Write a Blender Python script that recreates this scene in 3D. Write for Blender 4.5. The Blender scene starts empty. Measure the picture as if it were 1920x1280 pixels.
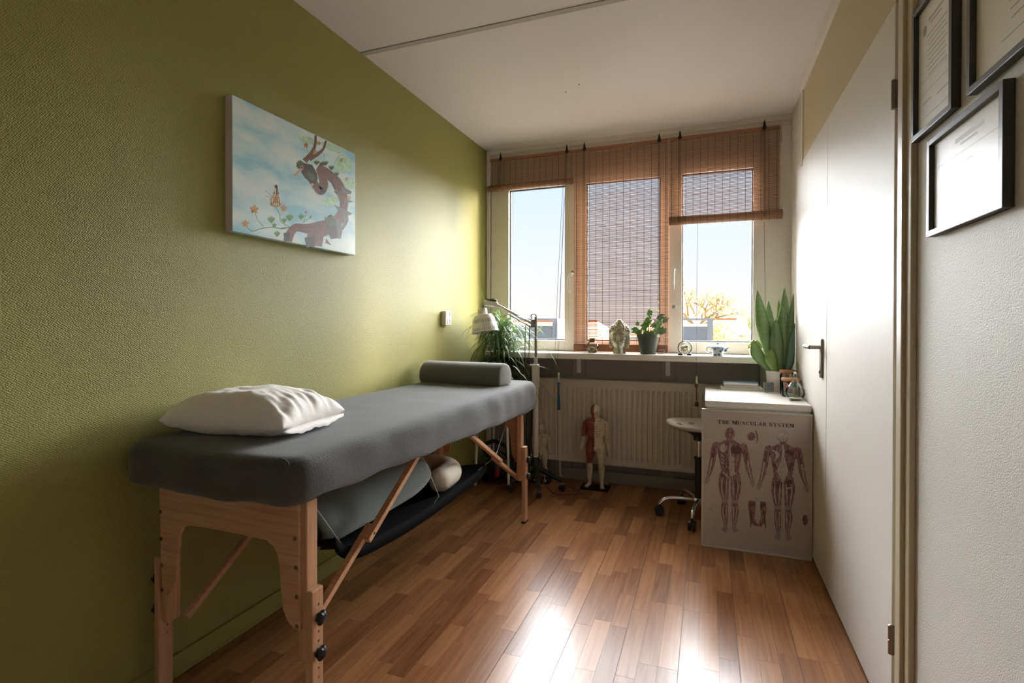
import bpy, bmesh, math, random
from mathutils import Vector, Matrix, noise
random.seed(7)
SC = bpy.context.scene
COL = SC.collection

# ---------------------------------------------------------------- camera
F, YAW, PITCH, ROLL, PY = 980.47, math.radians(20.4536), math.radians(-0.3202), math.radians(0.1028), 612.19
EYE = Vector((1.6895, 0.0, 1.1959))
_fw = Vector((-math.sin(YAW) * math.cos(PITCH), math.cos(YAW) * math.cos(PITCH), math.sin(PITCH)))
_rt = Vector((math.cos(YAW), math.sin(YAW), 0)); _up = _rt.cross(_fw)
RT = _rt * math.cos(ROLL) + _up * math.sin(ROLL); UP = -_rt * math.sin(ROLL) + _up * math.cos(ROLL); FW = _fw
cd = bpy.data.cameras.new('camera'); cam = bpy.data.objects.new('camera', cd); COL.objects.link(cam)
cd.sensor_width = 36.0; cd.lens = F * 36.0 / 1920.0; cd.shift_y = (PY - 640.0) / 1920.0; cd.clip_start = 0.02; cd.clip_end = 500
cam.matrix_world = Matrix(((RT.x, UP.x, -FW.x, EYE.x), (RT.y, UP.y, -FW.y, EYE.y), (RT.z, UP.z, -FW.z, EYE.z), (0, 0, 0, 1)))
SC.camera = cam

# ---------------------------------------------------------------- sky, sun, exposure
SC.view_settings.view_transform = 'Standard'; SC.view_settings.look = 'None'
SC.view_settings.exposure = 0.80; SC.view_settings.gamma = 1.0; SC.view_settings.use_curve_mapping = False
W = bpy.data.worlds.new('sky'); SC.world = W; W.use_nodes = True
wn = W.node_tree.nodes; wl = W.node_tree.links; wn.clear()
wo = wn.new('ShaderNodeOutputWorld'); wb = wn.new('ShaderNodeBackground'); wt = wn.new('ShaderNodeTexCoord')
ws = wn.new('ShaderNodeSeparateXYZ'); wr = wn.new('ShaderNodeValToRGB')
wl.new(wt.outputs['Generated'], ws.inputs[0]); wl.new(ws.outputs['Z'], wr.inputs[0])
e = wr.color_ramp.elements
e[0].position = 0.0; e[0].color = (0.98, 0.93, 0.90, 1)
e[1].position = 1.0; e[1].color = (0.62, 0.86, 1.08, 1)
for pos, c in ((0.10, (0.90, 0.93, 0.96, 1)), (0.28, (0.68, 0.88, 1.04, 1))):
    n = e.new(pos); n.color = c
wb.inputs['Strength'].default_value = 0.62
wl.new(wr.outputs[0], wb.inputs[0]); wl.new(wb.outputs[0], wo.inputs[0])

def add_light(name, kind, loc, target, energy, color, **kw):
    d = bpy.data.lights.new(name, kind); d.energy = energy; d.color = color
    for k, v in kw.items(): setattr(d, k, v)
    o = bpy.data.objects.new(name, d); COL.objects.link(o); o.location = loc
    o.rotation_euler = (Vector(target) - Vector(loc)).to_track_quat('-Z', 'Y').to_euler()
    return o
# low evening sun, hazy and soft, from the right in front of the windows
_az, _el = math.radians(52), math.radians(9)
sd = Vector((math.sin(_az) * math.cos(_el), math.cos(_az) * math.cos(_el), math.sin(_el)))
add_light('sun_offscreen', 'SUN', sd * 30, (0, 0, 0), 5.5, (1.0, 0.86, 0.64), angle=math.radians(16))
# added wide sun lamp, far brighter than the visible sky, fills the room
_az, _el = math.radians(0), math.radians(42)
sd = Vector((math.sin(_az) * math.cos(_el), math.cos(_az) * math.cos(_el), math.sin(_el)))
add_light('sky_fill_offscreen', 'SUN', sd * 30, (0, 0, 0), 46.0, (0.93, 0.965, 1.0), angle=math.radians(84))

# ---------------------------------------------------------------- pixels of the photograph to points in the room
def ray(x, y): return FW + RT * ((x - 960) / F) - UP * ((y - PY) / F)
def AX(x, y, X): d = ray(x, y); return EYE + d * ((X - EYE.x) / d.x)
def AY(x, y, Y): d = ray(x, y); return EYE + d * ((Y - EYE.y) / d.y)
def AZ(x, y, Z): d = ray(x, y); return EYE + d * ((Z - EYE.z) / d.z)

# ---------------------------------------------------------------- materials
def S(r, g, b):
    f = lambda v: (v / 255 / 12.92) if v / 255 <= 0.04045 else ((v / 255 + 0.055) / 1.055) ** 2.4
    return (f(r), f(g), f(b), 1)
MATS = {}
def mat(name, color, rough=0.5, metal=0.0, var=None, bump=None, spec=0.5, sheen=0.0, alpha=1.0, coat=0.0, translucent=0.0):
    """var=(scale, amount) colour noise; bump=(scale, strength, distance)"""
    if name in MATS: return MATS[name]
    m = bpy.data.materials.new(name); m.use_nodes = True; nt = m.node_tree; b = nt.nodes['Principled BSDF']
    b.inputs['Base Color'].default_value = color; b.inputs['Roughness'].default_value = rough
    b.inputs['Metallic'].default_value = metal; b.inputs['Specular IOR Level'].default_value = spec
    if sheen: b.inputs['Sheen Weight'].default_value = sheen; b.inputs['Sheen Roughness'].default_value = 0.5
    if coat: b.inputs['Coat Weight'].default_value = coat; b.inputs['Coat Roughness'].default_value = 0.08
    tc = nt.nodes.new('ShaderNodeTexCoord')
    if var:
        nz = nt.nodes.new('ShaderNodeTexNoise'); nz.inputs['Scale'].default_value = var[0]; nz.inputs['Detail'].default_value = 4
        mx = nt.nodes.new('ShaderNodeMix'); mx.data_type = 'RGBA'
        k = var[1]
        mx.inputs[6].default_value = tuple(max(0, c * (1 - k)) for c in color[:3]) + (1,)
        mx.inputs[7].default_value = tuple(c * (1 + k) for c in color[:3]) + (1,)
        nt.links.new(tc.outputs['Object'], nz.inputs['Vector']); nt.links.new(nz.outputs['Fac'], mx.inputs[0])
        nt.links.new(mx.outputs[2], b.inputs['Base Color'])
    if bump:
        bn = nt.nodes.new('ShaderNodeTexNoise'); bn.inputs['Scale'].default_value = bump[0]; bn.inputs['Detail'].default_value = 3
        bp = nt.nodes.new('ShaderNodeBump'); bp.inputs['Strength'].default_value = bump[1]
        bp.inputs['Distance'].default_value = bump[2] if len(bump) > 2 else 0.002
        nt.links.new(tc.outputs['Object'], bn.inputs['Vector']); nt.links.new(bn.outputs['Fac'], bp.inputs['Height'])
        nt.links.new(bp.outputs[0], b.inputs['Normal'])
    if translucent:
        tr = nt.nodes.new('ShaderNodeBsdfTranslucent'); tr.inputs[0].default_value = color
        ms = nt.nodes.new('ShaderNodeMixShader'); ms.inputs[0].default_value = translucent
        nt.links.new(b.outputs[0], ms.inputs[1]); nt.links.new(tr.outputs[0], ms.inputs[2])
        nt.links.new(ms.outputs[0], nt.nodes['Material Output'].inputs[0])
    MATS[name] = m; return m
def glass_mat(name, tint=(1, 1, 1, 1), refl=0.10, rough=0.02):
    """thin clear glass: mostly transparent with a Fresnel reflection"""
    if name in MATS: return MATS[name]
    m = bpy.data.materials.new(name); m.use_nodes = True; nt = m.node_tree; nt.nodes.remove(nt.nodes['Principled BSDF'])
    t = nt.nodes.new('ShaderNodeBsdfTransparent'); t.inputs[0].default_value = tint
    g = nt.nodes.new('ShaderNodeBsdfGlossy'); g.inputs['Roughness'].default_value = rough
    lw = nt.nodes.new('ShaderNodeLayerWeight'); lw.inputs[0].default_value = 0.22
    mp = nt.nodes.new('ShaderNodeMath'); mp.operation = 'MULTIPLY'; mp.inputs[1].default_value = refl * 6
    ms = nt.nodes.new('ShaderNodeMixShader')
    nt.links.new(lw.outputs['Fresnel'], mp.inputs[0]); nt.links.new(mp.outputs[0], ms.inputs[0])
    nt.links.new(t.outputs[0], ms.inputs[1]); nt.links.new(g.outputs[0], ms.inputs[2])
    nt.links.new(ms.outputs[0], nt.nodes['Material Output'].inputs[0])
    MATS[name] = m; return m
def wood_mat(name, light, dark, axis='Y', rough=0.4, scale=1.0, rnd=False, coat=0.0):
    """wood grain stretched along an axis; rnd: tone differs from piece to piece"""
    if name in MATS: return MATS[name]
    m = bpy.data.materials.new(name); m.use_nodes = True; nt = m.node_tree; b = nt.nodes['Principled BSDF']
    b.inputs['Roughness'].default_value = rough
    if coat: b.inputs['Coat Weight'].default_value = coat; b.inputs['Coat Roughness'].default_value = 0.12
    ge = nt.nodes.new('ShaderNodeNewGeometry'); mp = nt.nodes.new('ShaderNodeMapping')
    s = {'X': (1.5, 30, 30), 'Y': (30, 1.5, 30), 'Z': (30, 30, 1.5)}[axis]
    mp.inputs['Scale'].default_value = tuple(v * scale for v in s)
    nz = nt.nodes.new('ShaderNodeTexNoise'); nz.inputs['Scale'].default_value = 2.2; nz.inputs['Detail'].default_value = 6; nz.inputs['Distortion'].default_value = 0.8
    oi = nt.nodes.new('ShaderNodeObjectInfo')
    nt.links.new(ge.outputs['Position'], mp.inputs[0])
    if rnd:
        ad = nt.nodes.new('ShaderNodeVectorMath'); ad.operation = 'ADD'; cb = nt.nodes.new('ShaderNodeCombineXYZ')
        sm = nt.nodes.new('ShaderNodeMath'); sm.operation = 'ADD'; fr = nt.nodes.new('ShaderNodeMath'); fr.operation = 'FRACT'
        nt.links.new(oi.outputs['Random'], sm.inputs[0]); nt.links.new(ge.outputs['Random Per Island'], sm.inputs[1]); nt.links.new(sm.outputs[0], fr.inputs[0])
        mm = nt.nodes.new('ShaderNodeMath'); mm.operation = 'MULTIPLY'; mm.inputs[1].default_value = 37.0
        nt.links.new(fr.outputs[0], mm.inputs[0]); nt.links.new(mm.outputs[0], cb.inputs[0]); nt.links.new(mm.outputs[0], cb.inputs[1])
        nt.links.new(mp.outputs[0], ad.inputs[0]); nt.links.new(cb.outputs[0], ad.inputs[1]); nt.links.new(ad.outputs[0], nz.inputs['Vector'])
    else:
        nt.links.new(mp.outputs[0], nz.inputs['Vector'])
    mx = nt.nodes.new('ShaderNodeMix'); mx.data_type = 'RGBA'
    rp = nt.nodes.new('ShaderNodeMapRange'); rp.inputs[1].default_value = 0.32; rp.inputs[2].default_value = 0.68
    nt.links.new(nz.outputs['Fac'], rp.inputs[0])
    if rnd:
        a1 = nt.nodes.new('ShaderNodeMath'); a1.operation = 'MULTIPLY'; a1.inputs[1].default_value = 0.34
        a2 = nt.nodes.new('ShaderNodeMath'); a2.operation = 'MULTIPLY_ADD'; a2.inputs[1].default_value = 0.66
        nt.links.new(rp.outputs[0], a1.inputs[0]); nt.links.new(fr.outputs[0], a2.inputs[0]); nt.links.new(a1.outputs[0], a2.inputs[2])
        nt.links.new(a2.outputs[0], mx.inputs[0])
    else: nt.links.new(rp.outputs[0], mx.inputs[0])
    mx.inputs[6].default_value = dark; mx.inputs[7].default_value = light
    nt.links.new(mx.outputs[2], b.inputs['Base Color'])
    bp = nt.nodes.new('ShaderNodeBump'); bp.inputs['Strength'].default_value = 0.05; bp.inputs['Distance'].default_value = 0.0008
    nt.links.new(nz.outputs['Fac'], bp.inputs['Height']); nt.links.new(bp.outputs[0], b.inputs['Normal'])
    MATS[name] = m; return m
def wallpaper_mat(name, color, scale, strength, rough=0.6, weave=True, seam=None):
    m = bpy.data.materials.new(name); m.use_nodes = True; nt = m.node_tree; b = nt.nodes['Principled BSDF']
    b.inputs['Roughness'].default_value = rough; b.inputs['Specular IOR Level'].default_value = 0.35
    ge = nt.nodes.new('ShaderNodeNewGeometry'); mp = nt.nodes.new('ShaderNodeMapping')
    mp.inputs['Rotation'].default_value = (math.radians(35), 0, 0)
    nt.links.new(ge.outputs['Position'], mp.inputs[0])
    vo = nt.nodes.new('ShaderNodeTexVoronoi'); vo.inputs['Scale'].default_value = scale; vo.inputs['Randomness'].default_value = 0.35 if weave else 1.0
    nt.links.new(mp.outputs[0], vo.inputs['Vector'])
    nz = nt.nodes.new('ShaderNodeTexNoise'); nz.inputs['Scale'].default_value = 1.6; nz.inputs['Detail'].default_value = 5
    nt.links.new(ge.outputs['Position'], nz.inputs['Vector'])
    mx = nt.nodes.new('ShaderNodeMix'); mx.data_type = 'RGBA'
    mx.inputs[6].default_value = tuple(c * 0.93 for c in color[:3]) + (1,); mx.inputs[7].default_value = tuple(c * 1.07 for c in color[:3]) + (1,)
    nt.links.new(nz.outputs['Fac'], mx.inputs[0]); nt.links.new(mx.outputs[2], b.inputs['Base Color'])
    bp = nt.nodes.new('ShaderNodeBump'); bp.inputs['Strength'].default_value = strength; bp.inputs['Distance'].default_value = 0.002; bp.invert = True
    nt.links.new(vo.outputs['Distance'], bp.inputs['Height']); nt.links.new(bp.outputs[0], b.inputs['Normal'])
    MATS[name] = m; return m

# ---------------------------------------------------------------- mesh building
ORG = {}
class M:
    def __init__(s): s.v = []; s.f = []
    def add(s, vs, fs):
        n = len(s.v); s.v += [Vector(q) for q in vs]; s.f += [tuple(i + n for i in f) for f in fs]; return s
    def box(s, x0, x1, y0, y1, z0, z1):
        return s.add([(x0, y0, z0), (x1, y0, z0), (x1, y1, z0), (x0, y1, z0), (x0, y0, z1), (x1, y0, z1), (x1, y1, z1), (x0, y1, z1)],
                     [(0, 3, 2, 1), (4, 5, 6, 7), (0, 1, 5, 4), (1, 2, 6, 5), (2, 3, 7, 6), (3, 0, 4, 7)])
    def cbox(s, c, size, R=None):
        c = Vector(c); hx, hy, hz = (q / 2 for q in size); n = len(s.v); s.box(-hx, hx, -hy, hy, -hz, hz)
        for i in range(n, len(s.v)): s.v[i] = (R @ s.v[i] if R else s.v[i]) + c
        return s
    def bar(s, a, b, w, h, up=(0, 0, 1)):
        a = Vector(a); b = Vector(b); d = b - a; L = d.length; d.normalize(); x = d.cross(Vector(up))
        if x.length < 1e-4: x = d.cross(Vector((1, 0, 0)))
        x.normalize(); z = x.cross(d)
        R = Matrix((x, d, z)).transposed(); return s.cbox((a + b) / 2, (w, L, h), R)
    def tube(s, pts, r, n=10, cap=True):
        pts = [Vector(q) for q in pts]; k = len(pts); rs = r if isinstance(r, (list, tuple)) else [r] * k
        t0 = (pts[1] - pts[0]).normalized(); ref = Vector((0, 0, 1)) if abs(t0.z) < 0.9 else Vector((1, 0, 0))
        u = t0.cross(ref).normalized(); base = len(s.v)
        for i in range(k):
            t = (pts[min(i + 1, k - 1)] - pts[max(i - 1, 0)]).normalized()
            u = (u - t * u.dot(t)).normalized(); w = t.cross(u)
            for j in range(n):
                a = 2 * math.pi * j / n; s.v.append(pts[i] + (u * math.cos(a) + w * math.sin(a)) * rs[i])
        for i in range(k - 1):
            for j in range(n):
                s.f.append((base + i * n + j, base + i * n + (j + 1) % n, base + (i + 1) * n + (j + 1) % n, base + (i + 1) * n + j))
        if cap: s.f.append(tuple(base + j for j in range(n))[::-1]); s.f.append(tuple(base + (k - 1) * n + j for j in range(n)))
        return s
    def lathe(s, prof, o=(0, 0, 0), n=24, axis='Z', sx=1.0, sy=1.0):
        o = Vector(o); base = len(s.v); k = len(prof)
        for r, h in prof:
            for j in range(n):
                a = 2 * math.pi * j / n; c, q = r * math.cos(a) * sx, r * math.sin(a) * sy
                p = {'Z': (c, q, h), 'X': (h, c, q), 'Y': (q, h, c)}[axis]; s.v.append(o + Vector(p))
        for i in range(k - 1):
            for j in range(n):
                s.f.append((base + i * n + j, base + i * n + (j + 1) % n, base + (i + 1) * n + (j + 1) % n, base + (i + 1) * n + j))
        if prof[0][0] > 1e-5: s.f.append(tuple(base + j for j in range(n))[::-1])
        if prof[-1][0] > 1e-5: s.f.append(tuple(base + (k - 1) * n + j for j in range(n)))
        return s
    def ball(s, c, r, n=14, k=8, sc=(1, 1, 1), R=None):
        c = Vector(c); base = len(s.v)
        for i in range(k + 1):
            th = math.pi * i / k
            for j in range(n):
                a = 2 * math.pi * j / n
                q = Vector((r * math.sin(th) * math.cos(a) * sc[0], r * math.sin(th) * math.sin(a) * sc[1], r * math.cos(th) * sc[2]))
                s.v.append(c + (R @ q if R else q))
        for i in range(k):
            for j in range(n): s.f.append((base + i * n + j, base + (i + 1) * n + j, base + (i + 1) * n + (j + 1) % n, base + i * n + (j + 1) % n))
        return s
    def cap(s, a, b, ra, rb=None, n=14):
        """tapered capsule"""
        rb = ra if rb is None else rb; s.tube([a, b], [ra, rb], n); s.ball(a, ra, n, 8); s.ball(b, rb, n, 8); return s
    def prism(s, poly, fn, d0, d1):
        """poly: 2D outline, fn(u, v, d) -> point"""
        n = len(poly); a = [fn(u, v, d0) for u, v in poly]; b = [fn(u, v, d1) for u, v in poly]
        return s.add(a + b, [tuple(range(n))[::-1], tuple(range(n, 2 * n))] + [(i, (i + 1) % n, n + (i + 1) % n, n + i) for i in range(n)])
    def grid(s, rows):
        """rows of points -> sheet"""
        base = len(s.v); k = len(rows); n = len(rows[0])
        for r in rows: s.v += [Vector(q) for q in r]
        for i in range(k - 1):
            for j in range(n - 1): s.f.append((base + i * n + j, base + i * n + j + 1, base + (i + 1) * n + j + 1, base + (i + 1) * n + j))
        return s
    def build(s, name, m, parent=None, smooth=False, bevel=0.0, seg=2, loc=None, fix=True, auto=None):
        if parent is not None: org = ORG[parent.name]
        elif loc is not None: org = Vector(loc)
        else:
            xs = [q.x for q in s.v]; ys = [q.y for q in s.v]; zs = [q.z for q in s.v]
            org = Vector(((min(xs) + max(xs)) / 2, (min(ys) + max(ys)) / 2, min(zs)))
        me = bpy.data.meshes.new(name); me.from_pydata([q - org for q in s.v], [], s.f)
        bm = bmesh.new(); bm.from_mesh(me)
        bmesh.ops.remove_doubles(bm, verts=bm.verts, dist=1e-6)
        if fix: bmesh.ops.recalc_face_normals(bm, faces=bm.faces)
        if bevel:
            es = [q for q in bm.edges if len(q.link_faces) == 2 and q.calc_face_angle(0) > 0.5]
            bmesh.ops.bevel(bm, geom=es, offset=bevel, segments=seg, profile=0.5, affect='EDGES', clamp_overlap=True)
        bm.to_mesh(me); bm.free()
        if smooth: me.shade_smooth()
        if auto:
            me.shade_smooth(); me.set_sharp_from_angle(angle=math.radians(auto))
        return link(name, me, m, parent, org)
def link(name, me, m, parent, org):
    o = bpy.data.objects.new(name, me); COL.objects.link(o)
    if m: me.materials.clear(); me.materials.append(m if not isinstance(m, str) else MATS[m])
    if parent is not None: o.parent = parent
    else: o.location = org
    ORG[o.name] = Vector(org); return o
def tag(o, label, cat, group=None):
    o['label'] = label; o['category'] = cat
    if group: o['group'] = group
    return o
def thing(name, label, cat, loc, group=None):
    o = bpy.data.objects.new(name, None); COL.objects.link(o); o.location = loc; o.empty_display_size = 0.05
    ORG[o.name] = Vector(loc); return tag(o, label, cat, group)
def struct(o, label=None):
    o['kind'] = 'structure'
    if label: o['label'] = label
    return o
def remesh(mb, name, m, parent=None, voxel=0.004, smooth=6, loc=None, sub=0):
    """weld overlapping lumps into one continuous surface"""
    o = mb.build(name + '_tmp', None, parent, loc=loc, fix=True)
    md = o.modifiers.new('r', 'REMESH'); md.mode = 'VOXEL'; md.voxel_size = voxel
    sm = o.modifiers.new('s', 'SMOOTH'); sm.iterations = smooth; sm.factor = 0.5
    me = bpy.data.meshes.new_from_object(o.evaluated_get(bpy.context.evaluated_depsgraph_get()))
    org = ORG[o.name]; bpy.data.objects.remove(o); me.name = name; me.shade_smooth()
    return link(name, me, m, parent, org)
def cut(o, mb):
    """cut real openings into a part"""
    me = bpy.data.meshes.new('cutter'); org = ORG[o.name]; me.from_pydata([q - org for q in mb.v], [], mb.f)
    bm = bmesh.new(); bm.from_mesh(me); bmesh.ops.remove_doubles(bm, verts=bm.verts, dist=1e-6); bmesh.ops.recalc_face_normals(bm, faces=bm.faces); bm.to_mesh(me); bm.free()
    c = bpy.data.objects.new('cutter', me); COL.objects.link(c); par = o.parent; o.parent = None; keep = o.location.copy(); o.location = (0, 0, 0)
    md = o.modifiers.new('b', 'BOOLEAN'); md.operation = 'DIFFERENCE'; md.solver = 'EXACT'; md.object = c
    new = bpy.data.meshes.new_from_object(o.evaluated_get(bpy.context.evaluated_depsgraph_get())); o.modifiers.remove(md)
    mt = o.data.materials[0]; o.data = new; new.materials.clear(); new.materials.append(mt); bpy.data.objects.remove(c); o.parent = par; o.location = keep
    for p_ in new.polygons: p_.material_index = 0
    return o
def arc(c, r, a0, a1, n, plane='XZ'):
    c = Vector(c); out = []
    for i in range(n + 1):
        a = math.radians(a0 + (a1 - a0) * i / n); p, q = r * math.cos(a), r * math.sin(a)
        out.append(c + Vector({'XZ': (p, 0, q), 'YZ': (0, p, q), 'XY': (p, q, 0)}[plane]))
    return out
def spline(pts, n=6):
    pts = [Vector(q) for q in pts]; out = []
    for i in range(len(pts) - 1):
        p0, p1, p2, p3 = pts[max(i - 1, 0)], pts[i], pts[i + 1], pts[min(i + 2, len(pts) - 1)]
        for k in range(n):
            t = k / n
            out.append(0.5 * ((2 * p1) + (p2 - p0) * t + (2 * p0 - 5 * p1 + 4 * p2 - p3) * t * t + (3 * p1 - p0 - 3 * p2 + p3) * t ** 3))
    return out + [pts[-1]]

# common materials
WHITE = mat('white_paint', S(226, 220, 208), 0.45, var=(3, 0.03))
FRAMEW = mat('window_plastic', S(222, 214, 202), 0.35)
DOORW = mat('door_lacquer', S(222, 216, 208), 0.50, bump=(6, 0.02, 0.002), spec=0.17)
CEILW = mat('ceiling_paint', S(224, 216, 211), 0.75, bump=(220, 0.12, 0.001))
GREEN = wallpaper_mat('green_wallpaper', S(152, 149, 82), 190, 0.8, 0.52)
OFFW = wallpaper_mat('white_wallpaper', S(216, 212, 205), 330, 0.35, 0.6, weave=False)
TAUPE = mat('taupe_panel', S(150, 141, 132), 0.6, var=(4, 0.04))
GLASS = glass_mat('window_glass')
PICG = glass_mat('picture_glass', refl=0.022, rough=0.28)
CLEAR = glass_mat('clear_glass', (0.95, 0.97, 0.96, 1), 0.30)
CHROME = mat('chrome', (0.8, 0.8, 0.8, 1), 0.12, 1.0)
STEEL = mat('brushed_steel', S(150, 143, 132), 0.35, 1.0)
BLACKP = mat('black_plastic', S(22, 21, 21), 0.4)
RUBBER = mat('black_rubber', S(20, 19, 18), 0.7)
WHITEM = mat('white_metal', S(225, 222, 214), 0.3)

# ---------------------------------------------------------------- room shell
D, H, XR, YB = 3.9525, 2.6, 2.195, -1.7
WZ0, WZ1 = 0.985, 2.53      # window opening
XL, XW = 0.03, 2.175
o = struct(M().box(-0.15, 0.0, YB, D + 0.15, 0, H).build('wall_left', GREEN)); o['label'] = 'olive green textured wallpaper wall'
# back wall below, above and beside the windows
b = M().box(0, 2.4, D + 0.015, D + 0.15, 0, WZ0 - 0.03); b.box(0, 2.4, D, D + 0.15, WZ1, H)
b.box(0, XL, D, D + 0.15, WZ0 - 0.03, WZ1); b.box(XW, 2.4, D, D + 0.15, WZ0 - 0.03, WZ1)
wb_ = struct(b.build('wall_back', TAUPE), 'taupe panelled wall under the windows')
for x0, x1 in ((0.0, 0.10), (0.722, 0.814), (1.378, 1.471), (2.03, 2.195)):
    M().box(x0, x1, D - 0.005, D + 0.015, 0, WZ0 - 0.03).build('batten', TAUPE, wb_, bevel=0.002)
for x in (0.768, 1.425):
    q = M().box(x - 0.016, x + 0.016, D - 0.009, D - 0.005, 0.82, 0.943); q.box(x - 0.016, x + 0.016, 3.78, D - 0.005, 0.939, 0.943)
    q.ball((x, D - 0.009, 0.845), 0.004, 8, 4); q.ball((x, D - 0.009, 0.90), 0.004, 8, 4)
    q.build('shelf_bracket', WHITEM, wb_)
# head trim of the windows, stepped
q = M().box(0.0, 2.216, D - 0.012, D, WZ1 + 0.005, H); q.box(0.0, 2.216, D - 0.026, D - 0.012, WZ1 + 0.035, H)
struct(q.build('trim_1', FRAMEW, bevel=0.002), 'cream trim between ceiling and windows')
q = M().box(0.003, 0.034, D - 0.035, D, 0, H - 0.002)
struct(q.build('trim_2', FRAMEW, bevel=0.004), 'cream corner trim beside the green wall')
struct(M().box(XW - 0.02, 2.216, D - 0.02, D, WZ0, WZ1).build('trim_3', FRAMEW, bevel=0.003), 'cream window trim beside the right wall')
struct(M().box(0.0, 2.2, D - 0.018, D + 0.014, 0.0, 0.085).build('baseboard_back', TAUPE, bevel=0.003), 'taupe baseboard under the radiator')
# ceiling with a joint strip across
o = struct(M().box(-0.15, 2.4, YB, D + 0.15, H, H + 0.12).build('ceiling', CEILW), 'white painted ceiling')
M().box(0.0, 2.2, 2.27, 2.302, H - 0.004, H + 0.001).build('joint_strip', mat('grey_joint', S(180, 174, 164), 0.7), o)
for px, py in ((1061, 172), (1086, 158)):
    p = AZ(px, py, H); M().ball((p.x, p.y, H), 0.004, 8, 4).build('screw_hole', mat('dark_spot', S(60, 55, 50), 0.8), o)
# right wall: plain wall near, cupboard front with header, plain wall by the window
WX = 2.216
b = M().box(WX, WX + 0.15, YB, D + 0.15, 0, H)
wr_ = struct(b.build('wall_right', OFFW), 'off-white textured wallpaper wall')
HDR = mat('header_panel', S(196, 178, 148), 0.6)
struct(M().box(XR + 0.004, WX, 1.76, 3.372, 2.133, 2.525).build('trim_4', HDR, bevel=0.002), 'cream panel over the cupboard doors')
q = M().box(XR - 0.008, WX, 1.70, 3.41, 2.525, H)
struct(q.build('trim_5', CEILW, bevel=0.004), 'white strip between cupboard panel and ceiling')
JAMB = mat('cream_jamb', S(196, 182, 154), 0.4)
q = M().box(XR + 0.012, WX, 1.772, 1.80, 0, 2.133); q.box(XR - 0.004, WX, 1.726, 1.766, 0, 2.525); q.box(XR + 0.006, WX, 1.690, 1.726, 0, 2.525)
struct(q.build('trim_6', JAMB, bevel=0.003), 'cream door post with hinges')
q = M().box(XR - 0.004, WX, 3.36, 3.40, 2.10, H); q.box(XR + 0.004, WX, 3.56, 3.60, 0, 2.13)
struct(q.build('trim_7', FRAMEW, bevel=0.003), 'narrow cream post at the far cupboard end')
d1 = struct(M().box(XR, WX - 0.001, 1.803, 2.7035, 0.012, 2.125).build('door_1', DOORW, bevel=0.002), 'white lacquered door with two steel hinges')
d2 = struct(M().box(XR, WX - 0.001, 2.7075, 3.556, 0.012, 2.125).build('door_2', DOORW, bevel=0.002), 'white lacquered door with steel lever handle')
M().box(XR + 0.014, WX - 0.001, 1.80, 3.56, 0.0, 0.012).build('threshold_gap', JAMB, d1)
M().box(XR + 0.018, WX - 0.001, 2.7035, 2.7075, 0.012, 2.125).build('seam', JAMB, d1)
for z0, z1 in ((1.815, 1.897), (0.244, 0.326)):
    q = M().lathe([(0.0075, z0), (0.0075, (z0 + z1) / 2 - 0.001), (0.0065, (z0 + z1) / 2), (0.0075, (z0 + z1) / 2 + 0.001), (0.0075, z1), (0.004, z1 + 0.003)], (XR - 0.004, 1.795, 0), 14)
    q.box(XR - 0.002, XR + 0.012, 1.785, 1.803, z0 + 0.004, z1 - 0.004)
    q.build('hinge', STEEL, d1, auto=40)
hp = M().box(XR - 0.010, XR, 2.775, 2.815, 0.946, 1.128).build('handle_plate', STEEL, d2, bevel=0.003)
hl = M().cap((XR - 0.008, 2.795, 1.088), (XR - 0.052, 2.795, 1.088), 0.009); hl.cap((XR - 0.052, 2.795, 1.088), (XR - 0.052, 2.905, 1.088), 0.010, 0.0105)
hl.build('lever', STEEL, hp, auto=50)
M().cap((XR - 0.052, 2.907, 1.088), (XR - 0.052, 2.925, 1.088), 0.011).build('lever_tip', mat('white_plastic', S(240, 238, 234), 0.3), hp, smooth=True)
M().cap((XR - 0.011, 2.795, 0.97), (XR - 0.008, 2.795, 0.982), 0.004).build('keyhole', BLACKP, hp)
struct(M().box(-0.15, 2.4, YB - 0.12, YB, 0, H).build('wall_rear', OFFW), 'off-white wall facing the windows')
# floor: slab and laminate strips
FLB = mat('floor_joint', S(52, 32, 20), 0.6)
LAM = wood_mat('laminate', S(180, 126, 84), S(116, 71, 44), 'Y', 0.27, 1.0, rnd=True)
fl = struct(M().box(-0.15, 2.4, YB - 0.12, D + 0.15, -0.12, -0.003).build('floor', FLB), 'laminate strip floor')
SW = 2.2 / 33; protos = {}; rest = M(); cnt = 0
for i in range(33):
    y = YB + random.uniform(-0.3, 0)
    while y < D:
        L = random.choice((0.26, 0.32, 0.38, 0.44, 0.5)); y1 = min(y + L, D); y0 = max(y, YB)
        gx0 = 0.0009 if i % 3 == 0 else 0.0003; gx1 = 0.0009 if i % 3 == 2 else 0.0003
        if y1 - y0 > 0.02:
            x0, x1 = i * SW + gx0, (i + 1) * SW - gx1
            if (y0 + y1) / 2 > 1.42 and cnt < 300:
                key = (i % 3, round(y1 - y0, 3))
                if key not in protos:
                    t = M().box(-(x1 - x0) / 2, (x1 - x0) / 2, 0.0004, (y1 - y0) - 0.0004, -0.004, 0.0)
                    tmp = t.build('floor_strip_proto', LAM, None, loc=(0, 0, 0)); protos[key] = tmp.data; tmp.data.name = 'floor_strip'; bpy.data.objects.remove(tmp)
                so = bpy.data.objects.new('floor_strip', protos[key]); COL.objects.link(so); so.parent = fl
                so.location = Vector(((x0 + x1) / 2, y0, 0)) - ORG['floor']; ORG[so.name] = ORG['floor']; cnt += 1
            else: rest.box(x0, x1, y0 + 0.0004, y1 - 0.0004, -0.004, 0)
        y += L
rs = rest.build('floor_strips', LAM, fl); rs['kind'] = 'stuff'
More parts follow.
